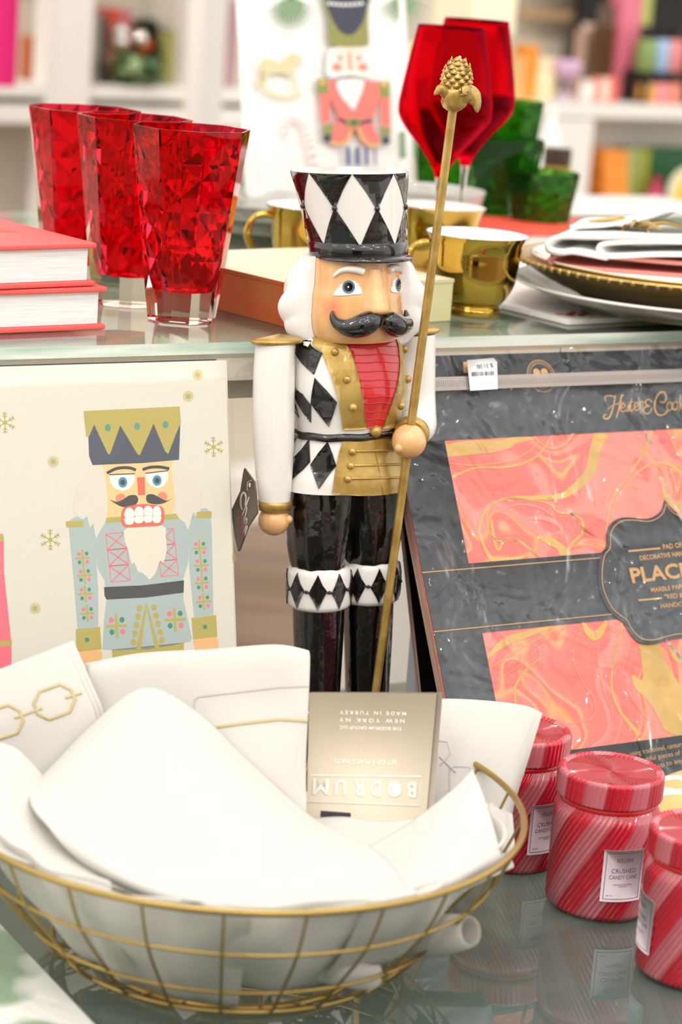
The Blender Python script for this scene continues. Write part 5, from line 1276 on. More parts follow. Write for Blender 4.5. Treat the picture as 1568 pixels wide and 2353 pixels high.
# eyes
eL = [head.unpx(*p) for p in ZF([(495, 655), (560, 540), (640, 485), (740, 470), (810, 510), (850, 600), (840, 645), (740, 652), (620, 662)])]
iL = head.unpx(*ZF([(684, 552)])[0])
for f_ in (lambda p: p, mirr):
    eR = [head.unpx(*p) for p in ZF([(1212, 612), (1222, 530), (1250, 455), (1290, 438), (1330, 475), (1352, 540), (1356, 600), (1300, 626)])]; iR = head.unpx(*ZF([(1306, 528)])[0])
    dd_ = Deco(head.map, None, cu=.06, cv=.004); dd_.poly(catmull(eL if f_ is not mirr else eR, 3, True), 0, .0008, px=False, thick=.0012)
    c0 = iL if f_ is not mirr else iR; 
    dd_.disc(c0[0], c0[1], .0049/.0368, .0052, 1, .0014, px=False, n=24); dd_.disc(c0[0], c0[1], .0033/.0368, .0036, 2, .0018, px=False, n=20); dd_.disc(c0[0], c0[1], .0007/.0368, .0007, 0, .0022, px=False, n=12)
    dd_.build('eye', ['porcelain', 'iris_blue', 'gloss_black'], head_o)
# brows
bl_ = [head.unpx(*p) for p in ZF([(500, 415), (580, 350), (660, 325), (740, 325), (820, 340), (872, 360)])]
for f_ in (lambda p: p, mirr):
    q = catmull(bl_ if f_ is not mirr else [head.unpx(*p) for p in ZF([(1385, 385), (1340, 335), (1290, 312), (1230, 312), (1185, 345)])], 5); m_ = len(q); MB().tube([head.map(*p, .0008) for p in q], [lerp(.0012, .0032, min(i/m_*1.8, 1)) for i in range(m_)], 10).build('eyebrow', 'hair_white', head_o)
# moustache
ms = [((767, 714), .0010), ((768, 726), .0026), ((777, 740), .0044), ((795, 750), .0066), ((815, 751), .0086), ((835, 744), .0096), ((852, 736), .0086), ((863, 734), .0050)]
mq = catmull([head.unpx(*p)+(r,) for p, r in ms], 6)
msr = [((928, 712), .0010), ((930, 722), .0024), ((929, 733), .0042), ((922, 743), .0064), ((911, 748), .0082), ((898, 746), .0096), ((885, 738), .0088), ((875, 733), .0050)]
mqr = catmull([head.unpx(*p)+(r,) for p, r in msr], 6); mqr = [(min(t, 1.22), z, r) for t, z, r in mqr]
for sgn in (0, 1):
    mm = mqr if sgn else mq
    MB().tube([head.map(t, z, .0018+r*.35) for t, z, r in mm], [r for _, _, r in mm], 20).build('moustache', 'gloss_black', head_o)
# hair: swept locks round the sides and back
th_l = head.unpx(717, 690)[0]; hw_ = []
rows = []; NZ_, NT = 40, 110
tA, tB = 1.22, 2*math.pi-1.66
for j in range(NZ_+1):
    t = j/NZ_; z = lerp(zch-.012, zhb+.004, t); row = []
    prof = .006+.0185*math.sin(math.pi*min(max((t*1.05), 0), 1))**.55 if t < .93 else .006+.0185*math.sin(math.pi*.9765)**.55
    for i in range(NT+1):
        th = lerp(tA, tB, i/NT); e_ = min(i, NT-i)/7; e_ = min(e_, 1)**.6
        side = abs(math.cos(th-math.pi))      # less thickness straight behind
        sg_ = (1 if th < math.pi else -1); wv = .0044*(abs(math.sin(4.2*th*sg_+85*z+.6*math.sin(60*z)))-.6)+.0007*math.sin(21*th*sg_+150*z+1)
        k_ = prof*(1-.45*side*side)
        row.append(head.map(th, min(z, zhb+.004), (k_+wv)*e_*(1 if 0 < i < NT else 0) + .0002) if z < zhb+.004 or True else None)
    rows.append(row)
b = MB().grid(rows); b.add([(hcx, hcy, zch-.012)]+rows[0], [(0, i+1, i+2) for i in range(NT)], 0); b.add([(hcx, hcy, zhb+.004)]+rows[-1], [(0, i+1, i+2) for i in range(NT)], 0)
b.build('hair', 'hair_white', head_o)
# ---- hat
hz0, hz1 = nz(590), nz(392)
hat = Surf([(hz0, .0075, -.0040, .0388, .0388), (hz0+.008, .0070, -.0040, .0392, .0392), (hz1, 0, 0, .0472, .0472)], mn)
b = MB(); rows = [[hat.map(2*math.pi*i/96, z) for i in range(96)] for z in [lerp(hz0, hz1, k/30) for k in range(31)]]
b.grid(rows, 0, True); 
# hollow, flat-topped crown just under the lip
b.grid([rows[-1], [hat.map(2*math.pi*i/96, hz1+.0008, -.0012) for i in range(96)]], 0, True)
b.add([hat.map(2*math.pi*i/96, hz1+.0008, -.0012) for i in range(96)], [tuple(range(96))], 0, False); b.add(rows[0], [tuple(range(96))], 0, False)
hat_o = b.build('hat', 'gloss_white', nut)
hd = Deco(hat.map, hat.unpx, cu=.1, cv=.008); nd = 8
ks = [hat.unpx(*p)[0] for p in ZA([(415, 385), (664, 383), (954, 365)])]
print('hat knots', ks)
dth = 2*math.pi/nd; th0 = (ks[1]+ks[2])/2 - dth/2
zk = (hat.unpx(*ZA([(664, 383)])[0])[1]+hat.unpx(*ZA([(954, 365)])[0])[1])/2; zbb = hat.unpx(*ZA([(700, 640)])[0])[1]
for k in range(nd):
    t = th0 + k*dth; w2 = dth*.49
    hd.poly([(t-w2, hz1-.0004), (t+w2, hz1-.0004), (t+w2*.5, lerp(zk, hz1, .50)), (t+w2*.14, lerp(zk, hz1, .10)), (t, zk), (t-w2*.14, lerp(zk, hz1, .10)), (t-w2*.5, lerp(zk, hz1, .50))], 0, .0006, px=False, thick=.0010)
    hd.poly([(t-w2, zbb), (t-w2*.5, lerp(zbb, zk, .52)), (t-w2*.1, lerp(zbb, zk, .92)), (t, zk), (t+w2*.1, lerp(zbb, zk, .92)), (t+w2*.5, lerp(zbb, zk, .52)), (t+w2, zbb)], 0, .0006, px=False, thick=.0010)
    hd.mb.sphere(hat.map(t, zk, .0006), .0024, 0, 12, 8)
hd.build('diamond_pattern', ['gloss_black'], hat_o)
b = MB(); rows = [[hat.map(2*math.pi*i/96, z, o_) for i in range(96)] for z, o_ in ((zbb+.0012, 0), (zbb+.0006, .0012), (lerp(hz0, zbb, .5), .0016), (hz0-.0005, .0014), (hz0-.0016, .0))]
b.grid(rows, 0, True); b.build('hat_band', 'gloss_black', hat_o)
b = MB(); rows = []
fth = nth
for k, (ou, dz) in enumerate(((-.001, .002), (.004, .0022), (.0095, .0004), (.0118, -.0015), (.0112, -.0028), (.004, -.0008), (-.002, -.001))):
    row = []
    for i in range(49):
        t = -1.35+2.7*i/48; g = max(math.cos(t*1.16), 0)**.6
        row.append(hat.map(fth+t-.12, hz0+.002+dz*g-.001*(1-g), ou*g))
    rows.append(row)
b.grid(rows); b.build('visor', 'gloss_black', hat_o)
# ---- staff
p0 = at(826, 1852, NB.y-.022); p0 = on_z(828, 1846, .0172); 
top_w = at(1041, 252, NB.y-.014)
inv = mn.inverted(); d_ = (top_w - hand_w).normalized(); s0, s1 = inv @ (hand_w - d_*((hand_w.z-.018)/d_.z)), inv @ top_w
b = MB().tube([s0, lerp(s0, s1, .3), lerp(s0, s1, .6), s1], .0036, 16); staff = b.build('staff', 'gold_paint', nut)
# pinecone finial with leaves
dv = (s1-s0).normalized(); sx_ = dv.cross(Vector((0, 1, 0))).normalized(); sy_ = sx_.cross(dv)
FL = .0395
def fpt(r, a, h): return s1 + dv*h + (sx_*math.cos(a) + sy_*math.sin(a))*r
b = MB(); prof = [(.0044, -.001), (.0075, .001), (.0100, .005), (.0105, .010), (.0108, .015), (.0095, .0165)]
b.grid([[fpt(r*(1+.08*math.sin(3*a_+h*300)), a_, h) for a_ in [2*math.pi*i/28 for i in range(28)]] for r, h in prof], 0, True)
core = catmull([(.0092, .014), (.0112, .019), (.0110, .025), (.0085, .033), (.0042, .0385), (.0002, .0402)], 4)
b.grid([[fpt(r*.9, 2*math.pi*i/24, h) for i in range(24)] for r, h in core], 0, True)
nr = 8
for j in range(nr):
    h = lerp(.0145, .0368, j/(nr-1)); R = None
    for (r1, h1), (r2, h2) in zip(core, core[1:]):
        if h1 <= h <= h2+1e-6: R = lerp(r1, r2, (h-h1)/(h2-h1+1e-9))
    R = R or .004; cnt = 9 if j < 5 else (7 if j < 7 else 5)
    for i in range(cnt):
        a0 = 2*math.pi*(i+.5*(j % 2))/cnt; w = math.pi/cnt*1.05; hs = .0048
        q = [fpt(R*.92, a0-w, h), fpt(R*1.0, a0-w*.6, h+hs*.55), fpt(R*1.04, a0, h+hs*.9), fpt(R*1.0, a0+w*.6, h+hs*.55), fpt(R*.92, a0+w, h), fpt(R*.9, a0, h-.001), fpt(R*1.16+.0004, a0, h+hs*.25)]
        b.add(q, [(0, 6, 1), (1, 6, 2), (2, 6, 3), (3, 6, 4), (4, 6, 5), (5, 6, 0)], 0, False)
fin = b.build('pinecone_finial', 'gold_paint', staff)
b = MB().sphere(fpt(0, 0, .0405), .0013, 0, 8, 6).build('white_bead', 'hair_white', fin)
# s is to the right of the staff in the photo, y to the back
RT = 1 if (mn.to_3x3() @ sx_).dot(Vector((1, 0, 0))) > 0 else -1
FB = 1 if (mn.to_3x3() @ sy_).dot(Vector((0, 1, 0))) > 0 else -1
def leaf(pts_, w_):
    """pts_: mid-rib in finial coordinates (side, toward back, height)"""
    q = catmull(pts_, 5); m_ = len(q); C3 = [Vector(s1) + sx_*p[0] + sy_*p[1] + dv*p[2] for p in q]; rows = []
    for k, c_ in enumerate(C3):
        t = k/(m_-1); tn = (C3[min(k+1, m_-1)]-C3[max(k-1, 0)]).normalized(); out_ = (sy_*-FB + (c_-Vector(s1)-dv*.012)*12).normalized(); wv = tn.cross(out_).normalized(); ww = w_*(math.sin(math.pi*min(.2+.8*t, 1))**.75+.02)
        if t < .3: ww = max(ww, w_*.6)
        up_ = wv.cross(tn)
        rows.append([c_+wv*ww*u_ - up_*abs(u_)**2*ww*.45 + up_*.0006*math.sin(9*u_+20*t) for u_ in (-1, -.66, -.33, 0, .33, .66, 1)])
    o = MB().grid(rows).build('leaf', 'gold_paint', fin); md = o.modifiers.new('thick', 'SOLIDIFY'); md.thickness = .0009; md.offset = 0
for pts_, w_ in (([(-.006, -.003, .008), (-.011, -.004, .0135), (-.016, -.004, .0150), (-.0215, -.004, .0105)], .0042),
                 ([(.002, -.009, .006), (.0035, -.0125, .012), (.001, -.0145, .0165), (-.002, -.0150, .0135)], .0056),
                 ([(.005, -.006, .010), (.012, -.007, .0135), (.0180, -.007, .008), (.0185, -.007, .000)], .0068),
                 ([(.002, .009, .008), (.003, .014, .013), (.002, .018, .010)], .005)):
    leaf([(p[0]*RT, p[1]*FB, p[2]) for p in pts_], w_)

# hang tag tied at the hand
M['tag_brown'] = mat('tag_brown', (124, 112, 96), .5); M['tag_white'] = mat('tag_white', (236, 232, 226), .6); M['tag_pink'] = mat('tag_pink', (236, 120, 116), .6)
TY = math.radians(-64); tc0 = at(563, 1170, NB.y-.035)
mt = Matrix.Translation(tc0) @ Matrix.Rotation(TY, 4, 'Z') @ Matrix.Rotation(math.radians(4), 4, 'X'); nT = mt.to_3x3() @ Vector((0, 1, 0)); it = mt.inverted()
def tun(x, y): p = it @ on_plane(x, y, tc0, nT); return (p.x, p.z)
ht = empty('hang_tag', mtx=mt); tag(ht, 'brown paper hang tag with white script, hanging beside the nutcracker\'s left-hand ball', 'tag')
def ZD(pts): return [(520+x/8.711, 1060+y/8.711) for x, y in pts]
tb = MB(); td = Deco(lambda a, b_, off: (a, -off, b_), tun); outl = ZD([(375, 135), (545, 360), (580, 410), (600, 600), (630, 1025), (450, 1300), (290, 1742), (250, 1800), (180, 1500), (110, 990), (295, 590), (350, 230)])
td.poly(outl, 0, .0006, thick=.0010); td.build('card', ['tag_brown'], ht)
te = Deco(lambda a, b_, off: (a, -off, b_), tun); te.poly([(p[0]+.7, p[1]+.5) for p in outl], 0, -.0005, thick=.0003); te.build('white_backing', ['tag_white'], ht)
tt = Deco(lambda a, b_, off: (a, -off, b_), tun)
def tp(pts, w, mi=0): q = ZD(catmull(pts, 6)); tt.line(q, [w/8.711*(.6+.5*math.sin(math.pi*i/(len(q)-1))) for i in range(len(q))], mi, .0009)
tp([(400, 870), (418, 740), (400, 650), (360, 625), (320, 700), (310, 830), (325, 930), (345, 970)], 34); tp([(480, 710), (430, 850), (345, 1080)], 26); tp([(370, 1000), (420, 900), (432, 960), (400, 1100), (370, 1200)], 22)
tp([(385, 1250), (425, 1130), (435, 1200), (410, 1270)], 18); tp([(385, 1420), (415, 1300), (440, 1310), (425, 1380), (395, 1480)], 26); tp([(440, 560), (450, 450), (440, 430), (470, 400), (545, 375)], 9); tp([(470, 580), (455, 570), (440, 520), (448, 430)], 9)
for k in range(17): yy = 960+k*37; tt.line(ZD([(262+k*3.6, yy), (280+k*3.6, yy+22)]), 2.6, 1, .0009)
(hx, hy), = ZD([(492, 470)]); tt.disc(hx, hy, 2.4, 5.5, 0, .0009)
tt.build('lettering', ['tag_white', 'tag_pink'], ht)
s_a = it @ at(583, 1103, NB.y-.035); s_b = it @ at(600, 1100, NB.y-.028); s_c = it @ at(660, 1068, NB.y-.020); s_d = it @ at(672, 1050, NB.y-.016)
MB().tube(catmull([it @ at(577, 1114, NB.y-.035), s_a, s_b, s_c, s_d], 5), .0004, 6).build('string', 'tag_white', ht)

# ================================================================== CANDLE JARS
def candle_mat():
    m = mat('candy_glass', (200, 20, 50), .12, coat=1); nt = m.node_tree; L = nt.links.new
    uv = nt.nodes.new('ShaderNodeUVMap'); uv.uv_map = 'UVMap'; sp = nt.nodes.new('ShaderNodeSeparateXYZ'); L(uv.outputs[0], sp.inputs[0])
    # u holds the twisted turn; nine broad stripes
    mu = nt.nodes.new('ShaderNodeMath'); mu.operation = 'MULTIPLY'; mu.inputs[1].default_value = 7; L(sp.outputs[0], mu.inputs[0])
    frn = nt.nodes.new('ShaderNodeMath'); frn.operation = 'FRACT'; L(mu.outputs[0], frn.inputs[0])
    r = nt.nodes.new('ShaderNodeValToRGB'); e = r.color_ramp.elements; e[0].position = 0; e[0].color = lin((196, 96, 108)); e[1].position = 1; e[1].color = lin((196, 96, 108))
    for p, c in ((.40, (206, 116, 124)), (.46, (180, 14, 44)), (.90, (206, 12, 44)), (.97, (190, 60, 80))): q = e.new(p); q.color = lin(c)
    L(frn.outputs[0], r.inputs['Fac'])
    # light through the neck glass is painted as a separate bright red band
    L(r.outputs['Color'], bsdf(m).inputs['Base Color']); return m
M['candy_glass'] = candle_mat()
M['neck_glow_red'] = mat('neck_glow_red', (236, 30, 36), .35, coat=.5)
M['wax_white'] = mat('label_white', (226, 212, 218), .6)
M['label_ink'] = mat('label_ink', (104, 70, 104), .6)
def ribbed(root, name, prof, twist, ribs, amp, mi, n=None, zref=0, caps=(False, False)):
    n = n or ribs*6; rows = []; 
    for r, z in prof:
        rows.append([((r+amp*max(math.cos(ribs*a), -.6))*math.sin(a+twist*(z-zref)), -(r+amp*max(math.cos(ribs*a), -.6))*math.cos(a+twist*(z-zref)), z) for a in [2*math.pi*i/n for i in range(n)]])
    b = MB(); b.grid(rows, 0, True)
    if caps[0]: b.add(rows[0], [tuple(range(n))], 0, False)
    if caps[1]: b.add(rows[-1], [tuple(range(n))], 0, False)
    me_o = b.build(name, mi, root, fix=False)
    me = me_o.data; uvl = me.uv_layers.new(name='UVMap')
    nf = n*(len(rows)-1)
    for p in me.polygons:
        for k, li in enumerate(p.loop_indices):
            vi = me.loops[li].vertex_index; col = vi % n; rw = vi//n
            if p.index < nf:
                i0 = p.index % n; u = i0/n if col == i0 else (i0+1)/n
            else: u = .1
            uvl.data[li].uv = (u, min(rw/len(rows), 1))
    return me_o
R0 = .0405; HB = .084
def candle_jar():
    root = empty('candle_jar', (0, 0, 0))
    prof = catmull([(R0*.90, .0004), (R0*.985, .004), (R0*1.0, .010), (R0*1.0, .030), (R0*1.0, .055), (R0*1.0, .070), (R0*.985, .078), (R0*.93, .083), (R0*.90, .085)], 6)
    ribbed(root, 'jar_glass', prof, 14.0, 60, .0006, 'candy_glass', caps=(True, False))
    MB().lathe([(R0*.895, .0849), (R0*.925, .0860), (R0*.925, .0885), (R0*.88, .0892)], 64, capt=True).build('neck_glow_band', 'neck_glow_red', root)  # bright neck band: light through the glass put into its colour
    lprof = catmull([(R0*.93, .0895), (R0*.985, .0905), (R0*.99, .094), (R0*.99, .1050), (R0*.985, .1080), (R0*.955, .1100), (R0*.90, .1098), (R0*.84, .1085)], 5)
    lid = ribbed(root, 'lid', lprof, 3.0, 60, .0006, 'candy_glass', zref=.09)
    # swirled top
    rows = []; n = 360
    for k in range(9):
        t = 1-k/8; rows.append([(R0*.84*t*math.sin(2*math.pi*i/n+.7*(1-t)), -R0*.84*t*math.cos(2*math.pi*i/n+.7*(1-t)), .1085-.0006*(1-t*t)+.00022*min(t*3, 1)*math.cos(60*2*math.pi*i/n)) for i in range(n)])
    MB().grid(rows, 0, True).build('lid_top', 'lid_red', lid)
    return root
M['lid_red'] = mat('lid_red', (164, 16, 32), .12, coat=1)
def label_on(root, th0, w=.80, z0=.019, z1=.060):
    Rl = R0+.0011
    mp_ = lambda u, v, off: ((Rl+off)*math.sin(u), -(Rl+off)*math.cos(u), v)
    d_ = Deco(mp_, cu=.08); a, b_ = th0-w/2, th0+w/2
    d_.poly([(a, z0), (b_, z0), (b_, z1), (a, z1)], 0, 0, px=False, thick=.0004)
    lab_ = d_.build('paper_label', ['wax_white'], root)
    t_ = Deco(mp_); i_ = .055; j_ = .0022
    for p, q in (((a+i_, z0+j_), (b_-i_, z0+j_)), ((b_-i_, z0+j_), (b_-i_, z1-j_)), ((b_-i_, z1-j_), (a+i_, z1-j_)), ((a+i_, z1-j_), (a+i_, z0+j_))):
        pts = [(lerp(p[0], q[0], k/10), lerp(p[1], q[1], k/10)) for k in range(11)]
        nrm = .00045 if p[1] == q[1] else .011
        t_.line(pts, nrm, 0, .00008, px=False)
    c_ = th0
    for st, z, h, ww, bo in (('VOLUSPA', .0505, .0032, .30, .01), ('CRUSHED', .0420, .0036, .44, 0), ('CANDY CANE', .0372, .0032, .50, 0), ('HANDPOURED', .0322, .0011, .34, 0), ('CANDLE', .0308, .0009, .16, 0), ('NET WT.', .0235, .0010, .12, .01)):
        cc = c_ if st != 'NET WT.' else a+i_+.11
        t_.text(st, (cc-ww*.54, z), (cc+ww*.54, z), h, 0, .00008, px=False, bold=bo)
    t_.build('label_print', ['label_ink'], lab_)
cj = [(1170, 1972, 'striped red candle jar farthest back, its left side hidden by the basket linens', math.radians(37)),
      (1374, 2077, 'striped red glass candle jar in the middle of the three, fully in view', math.radians(17)),
      (1588, 2232, 'striped red candle jar at the right margin, nearest of the three', math.radians(-80))]
for k, (x, y, lb, th) in enumerate(cj):
    r = candle_jar() if k == 0 else None
    if k == 0: jar0 = r
    else: r = copy_tree(jar0)
    jarpos = on_z(x, y, 0); r.location = (jarpos.x, jarpos.y, .0004); r.rotation_euler = (0, 0, .3*k)
    tag(r, lb, 'candle', 'striped red candle jars')
jars = [o for o in bpy.data.objects if o.name.startswith('candle_jar')]
for r, (x, y, lb, th) in zip(sorted(jars, key=lambda o: o.name), cj): label_on(r, th - r.rotation_euler.z*0 - r.rotation_euler[2])
# ================================================================== WIRE BASKET
BC = Vector((-.0567, 1.5497, .0008))
bk = empty('wire_basket', BC); tag(bk, 'round brass wire basket heaped with white linens in the foreground', 'basket')
bprof = [(.094, .004), (.125, .014), (.150, .040), (.183, .081), (.200, .117)]
def ring(R, z, r, nm): MB().tube([(R*math.cos(a), R*math.sin(a), z) for a in [2*math.pi*i/120 for i in range(120)]], r, 10, closed=True).build(nm, 'brass_wire', bk)
ring(.200, .117, .0024, 'rim'); ring(.183, .081, .0013, 'hoop'); ring(.150, .040, .0013, 'hoop'); ring(.125, .0145, .0018, 'hoop'); ring(.096, .0035, .0028, 'base_ring')
cp = catmull(bprof, 8)
for k in range(24):
    a = 2*math.pi*(k+.05)/24 - math.pi/2
    MB().tube([(r*math.cos(a), r*math.sin(a), z) for r, z in cp], .0011, 8).build('rib', 'brass_wire', bk)
b = MB()
for k in range(-3, 4):
    x = k*.026; y = math.sqrt(.095**2-x*x); b.tube([(x, -y, .0040), (x, y, .0040)], .0010, 6)
b.build('base_wires', 'brass_wire', bk)
# handles: small loops standing off the rim at the sides
def bowl_r(z):
    for (r1, z1), (r2, z2) in zip(cp, cp[1:]):
        if z <= z2: return lerp(r1, r2, max((z-z1)/max(z2-z1, 1e-9), 0))
    return cp[-1][0]
# ================================================================== LINENS
M['linen_warm'] = mat('linen_warm', (224, 222, 216), .9, bump=(700, .12, .0006)); translucent(M['linen_warm'], .3, (248, 246, 240))
def cloth(name, label, net, Ds, th=.0016, layers=1, group=None, m='linen', dl=.0035, cat='linen', shift=(0, 0)):
    """net: rows of photo points, Ds: their distances; layers of folded cloth behind each other"""
    root = empty(name, (0, 0, 0)); G0 = None
    for k in range(layers):
        ctrl = [[at(x+shift[0]*k, y+shift[1]*k, D+dl*k) for (x, y), D in zip(r, dr)] for r, dr in zip(net, Ds)]
        o, G = loft_sheet('cloth' if k == 0 else 'folded_layer', ctrl, m, root, th, nu=36)
        if k == 0: G0 = G; front = o
    tag(root, label, cat, group)
    nr, nc = len(G0), len(G0[0])
    def mp_(u, v, off):
        x = min(max(u, 0), 1)*(nc-1); y = min(max(v, 0), 1)*(nr-1); i = min(int(x), nc-2); j = min(int(y), nr-2); fx_, fy = x-i, y-j
        a, b_, c_, d_ = G0[j][i], G0[j][i+1], G0[j+1][i], G0[j+1][i+1]
        p = lerp(lerp(a, b_, fx_), lerp(c_, d_, fx_), fy); n_ = (b_-a).cross(c_-a).normalized()
        if n_.dot(CAMP-p) < 0: n_ = -n_
        return p + n_*off
    # invert by search over projected grid
    Pq = [[project(p) for p in r] for r in G0]
    def un(x, y):
        best = min(((Pq[j][i][0]-x)**2+(Pq[j][i][1]-y)**2, i, j) for j in range(nr) for i in range(nc)); _, i, j = best; u, v = i/(nc-1), j/(nr-1)
        for _ in range(6):
            p = project(mp_(u, v, 0)); e_ = 1e-3; u2 = u+e_ if u < .99 else u-e_; v2 = v+e_ if v < .99 else v-e_
            pu = project(mp_(u2, v, 0)); pv = project(mp_(u, v2, 0)); a_, c_ = (pu[0]-p[0])/(u2-u), (pu[1]-p[1])/(u2-u); b_, d_ = (pv[0]-p[0])/(v2-v), (pv[1]-p[1])/(v2-v)
            det = a_*d_-b_*c_
            if abs(det) < 1e-6: break
            dx, dy = x-p[0], y-p[1]; u += (d_*dx-b_*dy)/det*.8; v += (-c_*dx+a_*dy)/det*.8; u = min(max(u, 0), 1); v = min(max(v, 0), 1)
        return (u, v)
    return root, front, Deco(mp_, un)
def stitch(dc, pts, w, mi=0, off=.0012, closed=False):
    """embroidered line: thread bundle lying on the cloth"""
    q = []; n_ = len(pts)
    seg = list(zip(pts, pts[1:] + ([pts[0]] if closed else [])))
    if not closed: seg = list(zip(pts, pts[1:]))
    for a, b_ in seg:
        m_ = max(int(math.hypot(b_[0]-a[0], b_[1]-a[1])/14), 1)
        for k in range(m_): q.append((lerp(a[0], b_[0], k/m_), lerp(a[1], b_[1], k/m_)))
    if not closed: q.append(pts[-1])
    P3 = [dc.map(*dc.un(*p), .0008) for p in q]; r = w/2*2.0/F
    dc.mb.tube(P3, r, 6, mi, closed=closed, caps=not closed)
def link(dc, x, y, w, h, ang, thick, bar=True, mi=0):
    c_, s_ = math.cos(ang), math.sin(ang); L2, H2 = w/2, h/2; k = .32*h
    oc = [(-L2+k, -H2), (L2-k, -H2), (L2, -H2+k), (L2, H2-k), (L2-k, H2), (-L2+k, H2), (-L2, H2-k), (-L2, -H2+k)]
    stitch(dc, [(x+p*c_-q*s_, y+p*s_+q*c_) for p, q in oc], thick, mi, closed=True)
def bar(dc, x0, y0, x1, y1, thick, mi=0): stitch(dc, [(x0, y0), (x1, y1)], thick, mi)

# A: back left, with the gold chain
netA = [[(-90, 1575), (30, 1530), (150, 1484)], [(-90, 1680), (50, 1640), (188, 1570)], [(-90, 1790), (60, 1760), (228, 1680)], [(-90, 1950), (60, 1940), (235, 1900)]]
DA = [[1.60, 1.62, 1.64], [1.585, 1.60, 1.62], [1.575, 1.59, 1.605], [1.55, 1.57, 1.59]]
rA, fA, dA = cloth('linen_placemat', 'folded white linen embroidered with a gold chain, at the left of the basket', netA, DA, layers=3, shift=(9, -5))
link(dA, 125, 1614, 92, 66, -.34, 10); link(dA, 5, 1660, 92, 66, -.30, 10); bar(dA, 33, 1650, 96, 1628, 9); bar(dA, 150, 1605, 188, 1594, 9); 
link(dA, -80, 1690, 80, 60, -.3, 9)
dA.build('gold_chain_embroidery', ['thread_gold'], fA)
# B: back centre stack with gold bars
netB = [[(205, 1532), (330, 1510), (500, 1502), (640, 1492), (705, 1500)], [(202, 1548), (330, 1522), (500, 1510), (640, 1500), (711, 1512)], [(204, 1650), (330, 1640), (500, 1630), (640, 1620), (709, 1620)], [(206, 1780), (330, 1780), (500, 1770), (640, 1765), (701, 1770)], [(206, 1960), (330, 1960), (500, 1950), (640, 1940), (708, 1930)]]
DB = [[1.655]*5, [1.640, 1.638, 1.635, 1.635, 1.64], [1.625, 1.62, 1.615, 1.618, 1.62], [1.60, 1.595, 1.59, 1.592, 1.60], [1.57]*5]
rB, fB, dB = cloth('linen_placemat', 'stack-folded white linen with gold bar embroidery standing at the back of the basket', netB, DB, layers=4, shift=(-3, -1), dl=.006)
stitch(dB, [(328, 1612), (330, 1602), (405, 1606), (405, 1660)], 10); stitch(dB, [(425, 1678), (470, 1676), (560, 1664), (640, 1655), (708, 1658)], 10)
stitch(dB, [(446, 1670), (448, 1610), (458, 1602), (560, 1590), (640, 1580), (708, 1578)], 7, 1); stitch(dB, [(470, 1718), (520, 1712), (524, 1760)], 7, 1)
dB.build('gold_bar_embroidery', ['thread_gold', 'thread_grey'], fB)
# E: back right folded stack, grey chain
netE = [[(990, 1610), (1090, 1612), (1200, 1622), (1246, 1640)], [(985, 1700), (1085, 1705), (1185, 1725), (1215, 1735)], [(975, 1800), (1075, 1820), (1160, 1840), (1178, 1850)], [(965, 1930), (1060, 1940), (1140, 1950), (1158, 1960)]]
DE = [[1.69, 1.69, 1.69, 1.69], [1.67, 1.665, 1.665, 1.67], [1.65, 1.645, 1.645, 1.655], [1.63]*4]
rE, fE, dE = cloth('linen_placemat', 'folded white linen with a grey chain pattern, standing at the right of the basket', netE, DE, layers=3, shift=(-9, -1.5), dl=.006)
stitch(dE, [(1005, 1703), (1030, 1706), (1036, 1735), (1012, 1760)], 7); bar(dE, 1012, 1740, 1048, 1776, 8); stitch(dE, [(1034, 1830), (1034, 1765), (1050, 1762), (1080, 1764), (1082, 1870)], 7)
stitch(dE, [(1225, 1655), (1205, 1705), (1190, 1740)], 5)
dE.build('grey_chain_embroidery', ['thread_grey'], fE)
# card
cD = 1.615; pc0 = at(860, 1885, cD)
M['card_fold'] = M['card_beige']
yawc = math.radians(2); tl = math.radians(9)
mc = Matrix.Translation(pc0) @ Matrix.Rotation(yawc, 4, 'Z') @ Matrix.Rotation(-tl, 4, 'X'); ic = mc.inverted(); nc_ = mc.to_3x3() @ Vector((0, 1, 0))
def cun(x, y): p = ic @ on_plane(x, y, pc0, nc_); return (p.x, p.z)
ck = empty('label_card', mtx=mc); tag(ck, 'beige folded maker\'s card with white upside-down lettering tucked in the linens', 'card')
cdk = Deco(lambda a, b_, off: (a, -off, b_), cun)
cdk.poly([(711, 1592), (1004, 1594), (978, 1897), (705, 1884)], 0, .0004, thick=.0008); cdk.build('card_front', ['card_beige'], ck)
cdk = Deco(lambda a, b_, off: (a, -off, b_), cun); cdk.poly([(714, 1591), (1018, 1592), (993, 1900), (708, 1888)], 0, -.0010, thick=.0008); cdk.build('card_back', ['card_edge'], ck)
def ZG(pts): return [(620+x/2.45, 1540+y/2.45) for x, y in pts]
ct = Deco(lambda a, b_, off: (a, -off, b_), cun)
ct.line(ZG([(230, 590), (855, 597), (843, 760), (215, 738)]), 3.4, 0, .0007, closed=True)
xs = [(827, 722, 'B', 52), (742, 712, 'O', 74), (632, 712, 'D', 62), (530, 706, 'R', 58), (432, 706, 'U', 66), (336, 702, 'M', 92)]
for x, y, ch, w_ in (('827', 0, 'B', 0),): pass
tops = {'B': (772, 640), }
for x1, ch, w_ in ((827, 'B', 52), (744, 'O', 78), (630, 'D', 62), (530, 'R', 56), (432, 'U', 64), (336, 'M', 92)):
    y_ = lerp(612, 632, (x1-240)/590); ct.text(ch, *ZG([(x1, y_+0), (x1-w_, y_-w_*.035)]), 86/2.45, 0, .0007, bold=.025)
ct.disc(*ZG([(705, 668)])[0], 9, 11, 0, .00066)
